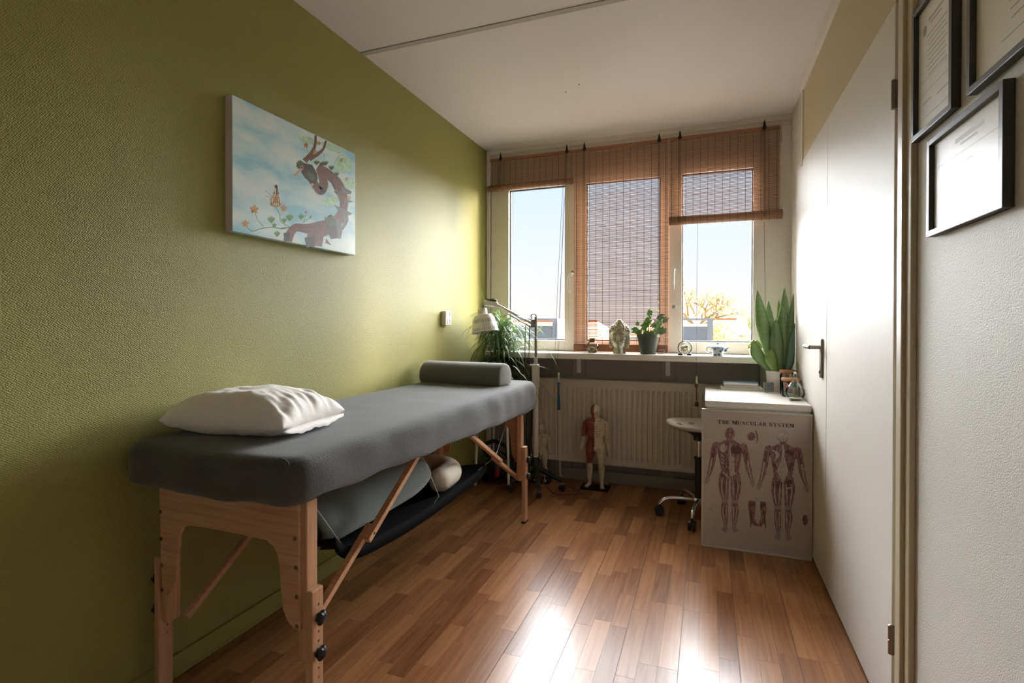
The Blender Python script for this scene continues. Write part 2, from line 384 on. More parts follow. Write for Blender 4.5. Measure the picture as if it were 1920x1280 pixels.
bl = M().box(0.0, 0.012, YB, D - 0.04, 0.0, 0.075); bl.box(0.012, 0.016, YB, D - 0.04, 0.0, 0.012)
struct(bl.build('baseboard_left', GREEN, bevel=0.002), 'low green painted baseboard')

# ---------------------------------------------------------------- windows
GASK = mat('grey_gasket', S(58, 58, 66), 0.6)
def rect_frame(mb, x0, x1, z0, z1, w, y0, y1):
    wl_, wr2, wb2, wt2 = w if isinstance(w, tuple) else (w,) * 4
    mb.box(x0, x0 + wl_, y0, y1, z0, z1); mb.box(x1 - wr2, x1, y0, y1, z0, z1)
    mb.box(x0 + wl_, x1 - wr2, y0, y1, z0, z0 + wb2); mb.box(x0 + wl_, x1 - wr2, y0, y1, z1 - wt2, z1); return mb
def win_handle(parent, x, z, loop=False, side=1):
    h = M().lathe([(0.0, -0.008), (0.017, -0.008), (0.017, 0.0)], (x, D - 0.022, z), 16, 'Y', sx=1.5)
    h.build('handle_rose', CHROME if not loop else WHITEM, parent, auto=40)
    p = spline([(x, D - 0.03, z), (x, D - 0.062, z - 0.004), (x - 0.014 * side, D - 0.07, z - 0.03), (x - 0.02 * side, D - 0.066, z - 0.085), (x - 0.012 * side, D - 0.06, z - 0.145)], 5)
    M().tube(p, [0.009] * (len(p) - 4) + [0.0085, 0.008, 0.0075, 0.006], 10).build('handle_lever', WHITEM, parent, smooth=True)
def window(idx, x0, x1, gx0, gx1, sash, label):
    f = M(); rect_frame(f, x0, x1, WZ0 - 0.028, WZ1, (0.028 if idx > 1 else 0.03, 0.028, 0.035, 0.12), D - 0.005, D + 0.075)
    o = struct(f.build('window_%d' % idx, FRAMEW, bevel=0.003), label)
    s = M(); sx0, sx1, sz0, sz1 = x0 + 0.012, x1 - 0.012, WZ0 + 0.005, WZ1 - 0.11
    rect_frame(s, sx0, sx1, sz0, sz1, (gx0 - sx0, sx1 - gx1, 1.068 - sz0, sz1 - 2.27), D - (0.022 if sash else 0.0), D + 0.06)
    s.build('sash_frame', FRAMEW, o, bevel=0.005)
    g = M(); rect_frame(g, gx0, gx1, 1.068, 2.27, 0.008, D + 0.008, D + 0.03); g.build('gasket', GASK, o)
    M().box(gx0 + 0.004, gx1 - 0.004, D + 0.016, D + 0.02, 1.072, 2.266).build('pane', GLASS, o)
    return o
w1 = window(1, XL, 0.752, 0.194, 0.658, True, 'left white casement window with clear view of the sky')
w2 = window(2, 0.752, 1.416, 0.822, 1.37, False, 'middle window behind the lowered bamboo blind')
w3 = window(3, 1.416, XW, 1.519, 1.983, True, 'right white casement window beside the snake plant')
p = AY(1071, 513, D - 0.03); win_handle(w1, p.x + 0.008, p.z)
p = AY(1264, 505, D - 0.03); win_handle(w3, p.x, p.z, True, 0.2)
q = M().box(0.10, 2.05, 3.667, D + 0.02, 0.943, 0.985)
sill = struct(q.build('trim_8', WHITE, bevel=0.004), 'white window sill board')

# ---------------------------------------------------------------- massage table
BEECH = wood_mat('beech_wood', S(208, 164, 126), S(186, 138, 102), 'X', 0.45, 1.0)
BEECHZ = wood_mat('beech_upright', S(208, 164, 126), S(184, 136, 100), 'Z', 0.45, 1.0)
BRASS = mat('bolt_metal', S(120, 98, 66), 0.3, 1.0)
TX0, TX1, TY0, TY1, TZ = 0.02, 0.69, 1.055, 3.165, 0.838
tb = thing('massage_table', 'long massage table with charcoal terry cover on beech legs along the green wall', 'massage table', ((TX0 + TX1) / 2, (TY0 + TY1) / 2, 0))
def rrect(x0, x1, y0, y1, r, n=14):
    out = []
    per = [((x1 - r, y1 - r), 0), ((x0 + r, y1 - r), 90), ((x0 + r, y0 + r), 180), ((x1 - r, y0 + r), 270)]
    pts = []
    for (cx, cy), a0 in per:
        for i in range(n + 1):
            a = math.radians(a0 + 90 * i / n); pts.append((cx + r * math.cos(a), cy + r * math.sin(a)))
    # resample the straights
    for i in range(len(pts)):
        a, b2 = pts[i], pts[(i + 1) % len(pts)]; L = math.hypot(b2[0] - a[0], b2[1] - a[1]); k = max(1, int(L / 0.03))
        for j in range(k): out.append((a[0] + (b2[0] - a[0]) * j / k, a[1] + (b2[1] - a[1]) * j / k))
    return out
def inset_outline(o, d):
    n = len(o); out = []
    for i in range(n):
        p, q_, s = o[i - 1], o[i], o[(i + 1) % n]
        tx, ty = s[0] - p[0], s[1] - p[1]; L = math.hypot(tx, ty) or 1; out.append((q_[0] - ty / L * d, q_[1] + tx / L * d))
    return out
base = rrect(TX0, TX1, TY0, TY1, 0.085)
cv = M(); rows = []
def wr(x, y, z, k):  # gentle cloth unevenness
    return noise.noise(Vector((x * 9, y * 7, z * 12))) * k
prof = [(0.045, -0.124), (0.016, -0.128), (0.003, -0.120), (0.0, -0.10), (0.0, -0.075), (0.001, -0.05), (0.004, -0.028), (0.012, -0.012), (0.026, -0.003), (0.05, 0.0)]
for d, dz in prof:
    r = []
    for x, y in inset_outline(base, d):
        k = 0.010 if dz < -0.02 else 0.004
        n = wr(x, y, dz, k); nx, ny = (x - (TX0 + TX1) / 2), 0
        hem = (wr(x, y, 3.0, 0.010) if dz < -0.11 else 0)
        px_, py_ = x, y
        if TX1 - x < 0.12: px_ += n
        elif x - TX0 < 0.12: px_ = max(0.006, px_ - n * 0.2)
        if y - TY0 < 0.1: py_ -= n * 0.7
        if TY1 - y < 0.1: py_ += n * 0.7
        lo_ = 1 + 0.36 * min(1.0, max(0.0, (y - 1.2) / 1.5)); r.append(Vector((px_, py_, TZ + dz * lo_ + hem)))
    rows.append(r + [r[0]])
cv.grid(rows); rim = rows[-1]
# top sheet: one grid over the inner area joined to the rim by a ring
ins = inset_outline(base, 0.05); cx, cy = (TX0 + TX1) / 2, (TY0 + TY1) / 2; rows = []
for t in (0.0, 0.12, 0.3, 0.5, 0.7, 0.85, 1.0):
    r = []
    for x, y in ins:
        X = cx + (x - cx) * (1 - t); Y = y + ((min(max(y, TY0 + 0.33), TY1 - 0.33)) - y) * t
        r.append(Vector((X, Y, TZ + (0.0 if t == 0 else wr(X, Y, 0, 0.003)))))
    rows.append(r + [r[0]])
for i, (x, y) in enumerate(ins): pass
cv.grid([[Vector(q_) for q_ in rim]] + rows[1:])
TERRY = mat('charcoal_terry', S(71, 70, 67), 0.95, var=(240, 0.45), bump=(300, 0.9, 0.003), sheen=0.25)
cover = cv.build('terry_cover', TERRY, tb, smooth=True)
# puckers where the elastic pulls the cover
for px_, py_, L in ((880, 778, 0.05), (902, 770, 0.04), (956, 765, 0.025), (972, 761, 0.02), (538, 866, 0.03)):
    p = AX(px_, py_, TX1 - 0.004)
    if px_ < 600: p = Vector((0.655, 1.085, TZ - 0.016))
    M().tube(spline([p + Vector((-0.028, -0.004, 0.018)), p + Vector((-0.008, 0.0, 0.008)), p, p + Vector((0.001, 0.006, -L * 0.5))], 4), [0.001, .002, .003, .004, .0045, .005, .0045, .004, .004, .003, .002, .002, 0.001], 8).build('pucker', TERRY, cover, smooth=True)
M().box(0.06, 0.625, 1.13, 3.09, 0.700, 0.724).build('deck_frame', BEECH, tb)
YC = 2.0725; XC = 0.3645
zz = lambda y, Y=1.145: AY(560, y, Y).z
pl = [(298, 905), (301, 1048), (305, 1112), (309, 1119), (315, 1117), (322, 1107), (328, 1094), (331, 1066), (333, 1030), (335, 1003), (342, 989), (354, 985), (405, 993), (461, 1004), (498, 1013), (512, 1024), (519, 1038), (523, 1062), (525.5, 1102), (530, 1142), (538, 1164), (548, 1176), (562, 1184), (558, 905)]
pl = [(AY(u, v, 1.145).x, AY(u, v, 1.145).z) for u, v in pl]
pl[0] = (pl[0][0], 0.705); pl[-1] = (pl[-1][0], 0.705)
LPT = AY(575, 1108, 1.15).z          # top of the lower posts
for near in (True, False):
    fy = (lambda y: y) if near else (lambda y: 2 * YC - y)
    ep = M().prism(pl, lambda u, v, d: Vector((u, fy(d), v)), 1.145, 1.157).build('end_panel', BEECH, tb, bevel=0.0015, seg=1)
    for px_, py_ in ((301, 959), (302, 1010), (303, 1059), (303.5, 1105), (553, 1010), (555, 1064), (556, 1119), (556.5, 1174)):
        p = AY(px_, py_, 1.145); M().ball((p.x, fy(1.145), p.z), 0.0065, 12, 6, (1, 0.5, 1)).build('bolt', BRASS, ep, smooth=True)
    for s in (1, -1):
        fx = (lambda x: x) if s > 0 else (lambda x: 2 * XC - x)
        def bx(x0, x1, y0, y1, z0, z1):
            a, b2 = sorted((fx(x0), fx(x1))); c, d2 = sorted((fy(y0), fy(y1))); return M().box(a, b2, c, d2, z0, z1)
        bx(0.622, 0.6515, 1.1575, 1.20, zz(1244), 0.70).build('upper_leg', BEECHZ, tb, bevel=0.003)
        lo = bx(0.652, 0.676, 1.150, 1.196, 0.012, LPT).build('lower_leg', BEECHZ, tb, bevel=0.004)
        bx(0.651, 0.677, 1.149, 1.197, 0.0, 0.013).build('rubber_foot', RUBBER, lo, bevel=0.003)
        xh = fx(0.6765); xi = fx(0.6515)
        bore = M()
        for k in range(9):
            z = LPT - 0.045 - k * 0.0255
            xa_, xb_ = (fx(0.652), fx(0.676)) if s > 0 else (fx(0.676), fx(0.652))
            bore.tube([(xa_ - 0.003, fy(1.176), z), (xb_ + 0.003, fy(1.176), z)], 0.0038, 10)
        cut(lo, bore)
        for py_ in (1165, 1232):
            z = AX(590, py_, 0.685).z
            kn = M(); n = 6; ring = []
            for rr, xo in ((0.006, 0.0), (0.015, 0.004), (0.018, 0.010), (0.017, 0.018), (0.010, 0.023), (0.0, 0.024)):
                ring.append([Vector((fx(0.677 + xo), fy(1.172) + rr * (1 + 0.14 * math.cos(6 * a)) * math.cos(a), z + rr * (1 + 0.14 * math.cos(6 * a)) * math.sin(a))) for a in [2 * math.pi * i / 24 for i in range(25)]])
            kn.grid(ring); kn.build('star_knob', BLACKP, lo, auto=50)
        # folding knee brace
        xb = fx(0.605)
        if near: a, b2 = AX(598, 1155, 0.605), AX(772, 862, 0.605)
        else: a, b2 = AX(977, 899, 0.605), AX(879, 816, 0.605)
        if near and s < 0: a = AX(316, 1170, xb); a.y = max(a.y, 1.195)
        a = Vector((xb, a.y, a.z)); b2 = Vector((xb, b2.y, b2.z)); b2 = a + (b2 - a) * ((0.70 - a.z) / (b2.z - a.z))
        mdp = a + (b2 - a) * (0.42 if near else 0.47); dr = (b2 - a).normalized()
        off = Vector((fx(1) - fx(0), 0, 0)) * 0.011
        br = M().bar(a - off, mdp + dr * 0.03 - off, 0.02, 0.024, (1, 0, 0)).build('knee_brace', BEECH, tb, bevel=0.002)
        M().bar(mdp - dr * 0.03 + off, b2 + off, 0.02, 0.024, (1, 0, 0)).build('knee_brace', BEECH, tb, bevel=0.002)
        M().lathe([(0, -0.024), (0.005, -0.024), (0.005, 0.024), (0, 0.024)], mdp, 8, 'X').build('pivot_bolt', BRASS, br)
CABLE = mat('steel_cable', S(190, 184, 170), 0.4, 0.6)
for pts in ([(588, 946), (649, 1032)], [(789, 846), (823, 930), (798, 966)], [(951, 788), (929, 856), (897, 881)], [(655, 1030), (690, 1012)]):
    M().tube([AX(u, v, 0.575) for u, v in pts], 0.0016, 6).build('support_cable', CABLE, tb, smooth=True)
# black storage sling hanging under the deck
SLING = mat('black_mesh_fabric', S(11, 11, 10), 0.9, var=(60, 0.2), spec=0.1)
ctr = spline([Vector((0, y, z)) for y, z in ((1.365, .475), (1.40, .440), (1.47, .408), (1.62, .388), (1.85, .375), (2.1, .376), (2.3, .382), (2.45, .390), (2.54, .400), (2.58, .415))], 4)
sl = M(); rows = []
for c in ctr:
    r = []
    for i in range(13):
        t = i / 12; x = 0.10 + 0.47 * t; sag = -0.035 * math.sin(math.pi * t); r.append(Vector((x, c.y, c.z + 0.03 + sag)))
    r.append(Vector((0.575, c.y, c.z + 0.034))); r.append(Vector((0.578, c.y, c.z - 0.008))); rows.append(r)
sl.grid(rows); so = sl.build('storage_sling', SLING, tb, smooth=True)
md = so.modifiers.new('t', 'SOLIDIFY'); md.thickness = 0.004
# things lying in the sling
bk = M(); NB = 46; rows = []
FLEECE = mat('sage_fleece', S(88, 98, 92), 0.95, var=(30, 0.12), bump=(60, 0.3, 0.004), sheen=0.3)
cx_, cz_ = 0.405, 0.506
spir = []
for i in range(NB):
    t = i / (NB - 1); a = -1.2 + t * 2 * math.pi * 2.6; rr = 0.018 + t * 0.080
    spir.append((cx_ + rr * math.cos(a) * 1.42, cz_ + rr * math.sin(a) * 1.02))
for k in range(18):
    y = 1.375 + 0.765 * k / 17; r = []
    tape = 1 - (0.34 if k > 8 else 0.12) * (abs(k - 8.5) / 8.5) ** 5
    for i, (x, z) in enumerate(spir):
        n = noise.noise(Vector((x * 8, y * 5, z * 8))) * 0.008
        r.append(Vector((cx_ + (x - cx_) * tape + n, y + (0.012 * math.sin(i * 0.9) if k in (0, 17) else 0), cz_ + (z - cz_) * tape + n)))
    rows.append(r)
bk.grid(rows); bo = bk.build('rolled_blanket', FLEECE, None, smooth=True); tag(bo, 'sage grey fleece blanket rolled up in the sling under the massage table', 'blanket')
md = bo.modifiers.new('t', 'SOLIDIFY'); md.thickness = 0.021; md.offset = 0; md = bo.modifiers.new('s', 'SUBSURF'); md.levels = 1; md.render_levels = 1
cu = M(); path = [(0.16, 2.19), (0.18, 2.33), (0.28, 2.42), (0.40, 2.42), (0.485, 2.35), (0.50, 2.21)]
pp = spline([Vector((x, y, 0.452)) for x, y in path], 6)
for i in range(len(pp) - 1): cu.cap(pp[i], pp[i + 1], 0.058, 0.058, 12)
co = remesh(cu, 'face_cushion', mat('cream_vinyl', S(216, 206, 186), 0.65, spec=0.25), None, 0.009, 5); tag(co, 'cream horseshoe face cradle cushion beside the rolled blanket', 'cushion')

# ---------------------------------------------------------------- pillow and bolster on the table
pw = M(); n = 34; hx, hy, hz = 0.236, 0.176, 0.076
def pil(u, v, sgn):
    a = max(0.0, (1 - abs(u) ** 3.2)) ** 0.5 * max(0.0, (1 - abs(v) ** 3.2)) ** 0.5
    pin = 1 - 0.10 * (u * u) * (1 - v * v) ** 2 * 0 - 0.07 * (1 - abs(u) ** 3) * abs(v) ** 3 * 0
    x = hx * u * (1 - 0.06 * (1 - v * v)); y = hy * v * (1 - 0.06 * (1 - u * u))
    w = noise.noise(Vector((u * 2.2, v * 2.2, sgn * 3))) * 0.010 + noise.noise(Vector((u * 7 + v * 3, v * 4, sgn))) * 0.005
    if u > 0.3: w += noise.noise(Vector((u * 2.5, v * 11 + u * 4, sgn * 2))) * 0.012 * min(1, (u - 0.3) * 2)
    if v < -0.5: w += noise.noise(Vector((u * 9, v * 3, sgn * 5))) * 0.006
    edge = min(1.0, a * 2.2)
    z = sgn * hz * a * (1.25 if sgn > 0 else 0.8) + w * edge
    return Vector((x, y, z))
for sgn in (1, -1):
    pw.grid([[pil(-1 + 2 * i / n, -1 + 2 * j / n, sgn) for j in range(n + 1)] for i in range(n + 1)])
# piped pillowcase hem, ruffled on the open side
R = Matrix.Rotation(math.radians(7), 3, 'Z'); PC = Vector((0.247, 1.372, TZ + 0.044))
for i in range(len(pw.v)): pw.v[i] = R @ pw.v[i] + PC
LINEN = mat('white_cotton', S(238, 232, 224), 0.8, bump=(16, 0.35, 0.01), sheen=0.15)
po = thing('pillow', 'white cotton pillow on the near end of the massage table', 'pillow', (PC.x, PC.y, TZ))
for v_ in pw.v: v_.z = max(v_.z, TZ + 0.004)
pm = pw.build('pillowcase', LINEN, po, smooth=True)
md = pm.modifiers.new('s', 'SUBSURF'); md.levels = 1; md.render_levels = 1
hm = M(); rows = [[], []]
for j in range(41):
    v = -0.94 + 1.88 * j / 40; p = pil(0.985, v, 1) if 0 else Vector((hx * (1 - 0.06 * (1 - v * v)), hy * v, 0))
    wv = 0.002 * math.sin(j * 1.1) + 0.004 * math.sin(j * 0.37 + 1)
    a = R @ (p + Vector((-0.006, 0, -0.012))) + PC; fw_ = max(0.0, math.sin(math.pi * j / 40)) ** 0.5; b2 = R @ (p + Vector((-0.004 + 0.016 * fw_, 0, -0.016 - 0.016 * fw_ + wv * fw_))) + PC
    b2.z = max(b2.z, TZ + 0.006); rows[0].append(a); rows[1].append(b2)
hm.grid(rows); ho = hm.build('case_hem', LINEN, pm, smooth=True); md = ho.modifiers.new('t', 'SOLIDIFY'); md.thickness = 0.003
# bolster: half round, flat below
bs = M(); R = Matrix.Rotation(math.radians(-5), 3, 'Z'); BC = Vector((0.330, 2.835, TZ + 0.003)); Lh = 0.275
sec = [(-0.078, 0.0), (-0.086, 0.018), (-0.088, 0.045)] + [(0.088 * math.cos(math.radians(a)), 0.045 + 0.082 * math.sin(math.radians(a))) for a in range(165, 10, -15)] + [(0.088, 0.045), (0.086, 0.018), (0.078, 0.0)]
for i in range(len(sec)): sec[i] = (-sec[i][0], sec[i][1])
rows = []
for u, sc_ in ((-1, 0.0), (-1, 0.8), (-0.985, 0.93), (-0.955, 0.985), (-0.9, 1), (-0.4, 1), (0, 1), (0.4, 1), (0.9, 1), (0.955, 0.985), (0.985, 0.93), (1, 0.8), (1, 0.0)):
    r = [R @ Vector((u * Lh, y * sc_, 0.055 + (z - 0.055) * sc_)) + BC for y, z in sec]; rows.append(r + [r[0]])
bs.grid(rows); bo = bs.build('bolster', mat('grey_terry_bolster', S(90, 88, 84), 0.95, var=(200, 0.25), bump=(380, 0.4, 0.002), sheen=0.4), None, auto=50)
tag(bo, 'grey half-round terry bolster lying across the far end of the massage table', 'bolster')

# ---------------------------------------------------------------- socket on the green wall
WP = mat('socket_plastic', S(232, 228, 218), 0.35)
so = thing('wall_socket', 'white double power socket on the green wall', 'socket', (0, 3.2, 1.184))
hs_ = M().box(0.0, 0.034, 3.158, 3.242, 1.184, 1.282).build('housing', WP, so, bevel=0.005)
cut(hs_, M().tube([(0.018, 3.2, 1.257), (0.04, 3.2, 1.257)], 0.0185, 20).tube([(0.018, 3.2, 1.209), (0.04, 3.2, 1.209)], 0.0185, 20))
for z in (1.257, 1.209):
    q = M().lathe([(0.0215, -0.001), (0.0215, 0.002), (0.0187, 0.002), (0.0184, -0.0005)], (0.034, 3.2, z), 20, 'X')
    q.build('outlet_ring', WP, so, auto=40)
    q = M().lathe([(0.0, 0.0), (0.0182, 0.0), (0.0182, 0.001)], (0.0175, 3.2, z), 20, 'X'); r_ = q.build('outlet_well', WP, so)
    M().ball((0.0185, 3.191, z), 0.003, 8, 4).ball((0.0185, 3.209, z), 0.003, 8, 4).build('contact_hole', BLACKP, r_)

# ---------------------------------------------------------------- desk
DESKW = mat('desk_laminate', S(228, 222, 212), 0.28)
dk = thing('desk', 'small white desk between the cupboard door and the window', 'desk', (1.934, 3.37, 0))
M().box(1.681, 2.189, 3.024, 3.72, 0.748, 0.782).build('desk_top', DESKW, dk, bevel=0.002)
M().box(1.690, 2.185, 3.030, 3.048, 0.0, 0.748).build('side_panel', DESKW, dk, bevel=0.001)
M().box(1.690, 2.185, 3.690, 3.708, 0.0, 0.748).build('side_panel', DESKW, dk, bevel=0.001)
M().box(2.167, 2.185, 3.048, 3.690, 0.35, 0.748).build('rear_panel', DESKW, dk, bevel=0.001)

# ---------------------------------------------------------------- poster leaning against the desk
PYF = 3.000
po = thing('anatomy_poster', 'framed muscular system poster leaning against the white desk', 'poster', (1.928, 3.01, 0))
px0, px1, pz0, pz1 = 1.664, 2.191, 0.0, 0.739
ALU = mat('white_aluminium', S(200, 196, 188), 0.35, 0.2)
M().box(px0 + 0.004, px1 - 0.004, PYF + 0.006, PYF + 0.018, pz0 + 0.003, pz1 - 0.003).build('backing_board', WHITE, po)
fr = M(); rect_frame(fr, px0, px1, pz0, pz1, 0.008, PYF - 0.003, PYF + 0.02); fr.build('frame', ALU, po, bevel=0.001)
PAPER = mat('poster_paper', S(192, 180, 166), 0.18, var=(6, 0.02), coat=0.6)
sheet = M().box(px0 + 0.008, px1 - 0.008, PYF + 0.002, PYF + 0.006, pz0 + 0.008, pz1 - 0.008).build('poster_sheet', PAPER, po)
class Flat:
    """flat print: shapes drawn in photo-crop pixels, laid on a plane"""
    def __init__(s, to3, nrm): s.to3 = to3; s.n = Vector(nrm); s.m = M(); s.k = 0
    def poly(s, pts, lift=None):
        s.k += 1; l = 0.0001 + s.k * 0.000001
        vs = [s.to3(*p) + s.n * l for p in pts]; s.m.add(vs, [tuple(range(len(vs)))]); return s
    def stroke(s, pts, w):
        """pixel polyline with pixel widths"""
        pts = [Vector((p[0], p[1])) for p in pts]; ws = w if isinstance(w, (list, tuple)) else [w] * len(pts); L, Rr = [], []
        for i, p in enumerate(pts):
            t = (pts[min(i + 1, len(pts) - 1)] - pts[max(i - 1, 0)]); t = t.normalized() if t.length else Vector((1, 0)); nn = Vector((-t.y, t.x))
            L.append(p + nn * ws[i] / 2); Rr.append(p - nn * ws[i] / 2)
        s.k += 1; l = 0.0001 + s.k * 0.000001; base_ = len(s.m.v)
        for a_, b_ in zip(L, Rr): s.m.v += [s.to3(*a_) + s.n * l, s.to3(*b_) + s.n * l]
        for i in range(len(pts) - 1): s.m.f.append((base_ + 2 * i, base_ + 2 * i + 1, base_ + 2 * i + 3, base_ + 2 * i + 2))
        return s
    def smooth(s, pts, w, n=5):
        v3 = [Vector((p[0], p[1], (w[i] if isinstance(w, (list, tuple)) else w))) for i, p in enumerate(pts)]; sp = spline(v3, n)
        return s.stroke([(p.x, p.y) for p in sp], [max(0.2, p.z) for p in sp])
    def blob(s, c, rx, ry, rot=0, n=18, jag=0.0):
        a0 = math.radians(rot); pts = []
        for i in range(n):
            a = 2 * math.pi * i / n; j = 1 + jag * math.sin(i * 2.7 + c[0]); x, y = rx * j * math.cos(a), ry * j * math.sin(a)
            pts.append((c[0] + x * math.cos(a0) - y * math.sin(a0), c[1] + x * math.sin(a0) + y * math.cos(a0)))
        return s.poly(pts)
    def done(s, name, m, parent):
        o_ = s.m.build(name, m, parent, fix=False); o_['kind'] = 'stuff'; return o_
pos3 = lambda u, v: AY(1300 + u / 4.267, 760 + v / 4.267, PYF + 0.0018)
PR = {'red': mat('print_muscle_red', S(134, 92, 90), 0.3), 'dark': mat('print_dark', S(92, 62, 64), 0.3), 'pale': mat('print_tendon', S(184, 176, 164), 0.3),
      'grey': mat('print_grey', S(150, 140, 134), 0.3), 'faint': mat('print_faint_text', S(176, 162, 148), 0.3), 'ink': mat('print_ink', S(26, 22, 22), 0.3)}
def fibre(m, c1, c2, c3):
    nt = m.node_tree; b = nt.nodes['Principled BSDF']; ge = nt.nodes.new('ShaderNodeNewGeometry'); mp = nt.nodes.new('ShaderNodeMapping'); mp.inputs['Scale'].default_value = (210, 1, 42)
    mp.inputs['Rotation'].default_value = (0, math.radians(14), 0); nz = nt.nodes.new('ShaderNodeTexNoise'); nz.inputs['Scale'].default_value = 1.0; nz.inputs['Detail'].default_value = 3; nz.inputs['Distortion'].default_value = 1.2
    cr = nt.nodes.new('ShaderNodeValToRGB'); el = cr.color_ramp.elements; el[0].position = .36; el[0].color = c1; el[1].position = .66; el[1].color = c3; n_ = el.new(.5); n_.color = c2
    nt.links.new(ge.outputs['Position'], mp.inputs[0]); nt.links.new(mp.outputs[0], nz.inputs['Vector']); nt.links.new(nz.outputs['Fac'], cr.inputs[0]); nt.links.new(cr.outputs[0], b.inputs['Base Color'])
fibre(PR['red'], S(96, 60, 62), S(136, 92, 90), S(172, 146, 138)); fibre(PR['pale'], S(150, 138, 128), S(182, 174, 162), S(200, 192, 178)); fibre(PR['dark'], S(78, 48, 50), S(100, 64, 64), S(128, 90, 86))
def fl_(lift=0.0): return Flat(lambda u, v: pos3(u, v) + Vector((0, -lift, 0)), (0, -1, 0))
# title in slab serif capitals
def letter(F_, ch, x, y, w, h, sk):
    T, t = 0.27 * w, 0.10 * h
    def P(a, b): return (x + a * w, y + b * h + (a * w) * sk)
    def R4(a0, b0, a1, b1): F_.poly([P(a0, b0), P(a1, b0), P(a1, b1), P(a0, b1)])
    def V(a, b0=0, b1=1, th=0.26): R4(a, b0, a + th, b1)
    def serif(a, b, wd=0.42): R4(a - 0.08, b, a + wd - 0.08, b + 0.10)
    if ch == 'T': V(.37); R4(0, 0, 1, .12); R4(0, 0, .10, .32); R4(.9, 0, 1, .32); R4(.22, .9, .78, 1)
    elif ch == 'H': V(.10); V(.64); R4(.3, .44, .7, .56); [serif(a, b) for a in (.10, .64) for b in (0, .9)]
    elif ch == 'E': V(.10); R4(.02, 0, .95, .12); R4(.02, .88, .98, 1); R4(.3, .44, .66, .56); R4(.85, 0, .95, .3); R4(.88, .68, .98, 1); R4(.58, .34, .68, .66)
    elif ch == 'M': V(.08, th=.12); V(.70, th=.24); F_.poly([P(.08, 0), P(.34, 0), P(.58, .8), P(.46, .95)]); F_.poly([P(.46, .95), P(.72, 0), P(.80, 0), P(.56, .98)]); serif(.04, .9, .3); serif(.70, .9, .42); serif(.06, 0, .3); serif(.72, 0, .38)
    elif ch == 'U': V(.10, 0, .72); V(.74, 0, .72, .14); serif(.10, 0); serif(.70, 0, .36); F_.smooth([P(.23, .62), P(.28, .86), P(.5, .95), P(.74, .86), P(.81, .62)], [h * .22, h * .16, h * .12, h * .10, h * .12])
    elif ch == 'S': F_.smooth([P(.84, .26), P(.74, .09), P(.46, .05), P(.2, .16), P(.22, .38), P(.5, .5), P(.78, .62), P(.82, .82), P(.56, .95), P(.26, .9), P(.14, .72)], [h * .06, h * .10, h * .10, h * .18, h * .22, h * .24, h * .22, h * .18, h * .10, h * .10, h * .06]); R4(.84, .02, .92, .34); R4(.08, .66, .16, .98)
    elif ch == 'C': F_.smooth([P(.86, .3), P(.74, .1), P(.48, .06), P(.22, .22), P(.18, .5), P(.22, .78), P(.48, .95), P(.76, .9), P(.9, .7)], [h * .08, h * .10, h * .11, h * .2, h * .26, h * .2, h * .11, h * .10, h * .05]); R4(.84, .02, .93, .36)
    elif ch == 'L': V(.12); serif(.12, 0, .46); R4(.02, .88, .95, 1); R4(.85, .6, .95, 1)
    elif ch == 'A': F_.poly([P(.44, 0), P(.6, 0), P(.94, 1), P(.66, 1)]); F_.poly([P(.44, 0), P(.52, .1), P(.2, 1), P(.1, 1)]); R4(.26, .62, .72, .72); R4(0, .9, .34, 1); R4(.58, .9, 1.02, 1)
    elif ch == 'R': V(.10); serif(.10, 0); serif(.10, .9); F_.smooth([P(.3, .06), P(.62, .07), P(.78, .26), P(.62, .48), P(.3, .5)], [h * .10, h * .12, h * .22, h * .12, h * .10]); F_.poly([P(.44, .5), P(.66, .5), P(.98, 1), P(.72, 1)]); R4(.68, .9, 1.04, 1)
    elif ch == 'Y': V(.38, .5); F_.poly([P(.04, 0), P(.32, 0), P(.62, .56), P(.40, .60)]); F_.poly([P(.78, 0), P(.9, 0), P(.62, .58), P(.5, .5)]); R4(-.02, 0, .4, .1); R4(.64, 0, 1.0, .1); R4(.26, .9, .76, 1)
tt = fl_(0.0004); sk = 31 / 610; x = 193
for wd, hh in (('THE', (34, 29, 29)), ('MUSCULAR', (42, 31, 30, 30, 31, 29, 32, 31)), ('SYSTEM', (31, 31, 29, 30, 30, 36))):
    for i, ch in enumerate(wd):
        w_ = hh[i]; big = (i == 0); hgt = 31 if big else 28
        letter(tt, ch, x, 114 + (x - 193) * sk + (0 if big else 3), w_, hgt, sk); x += w_ + 3
    x += 15
tt.done('poster_title', PR['ink'], sheet)
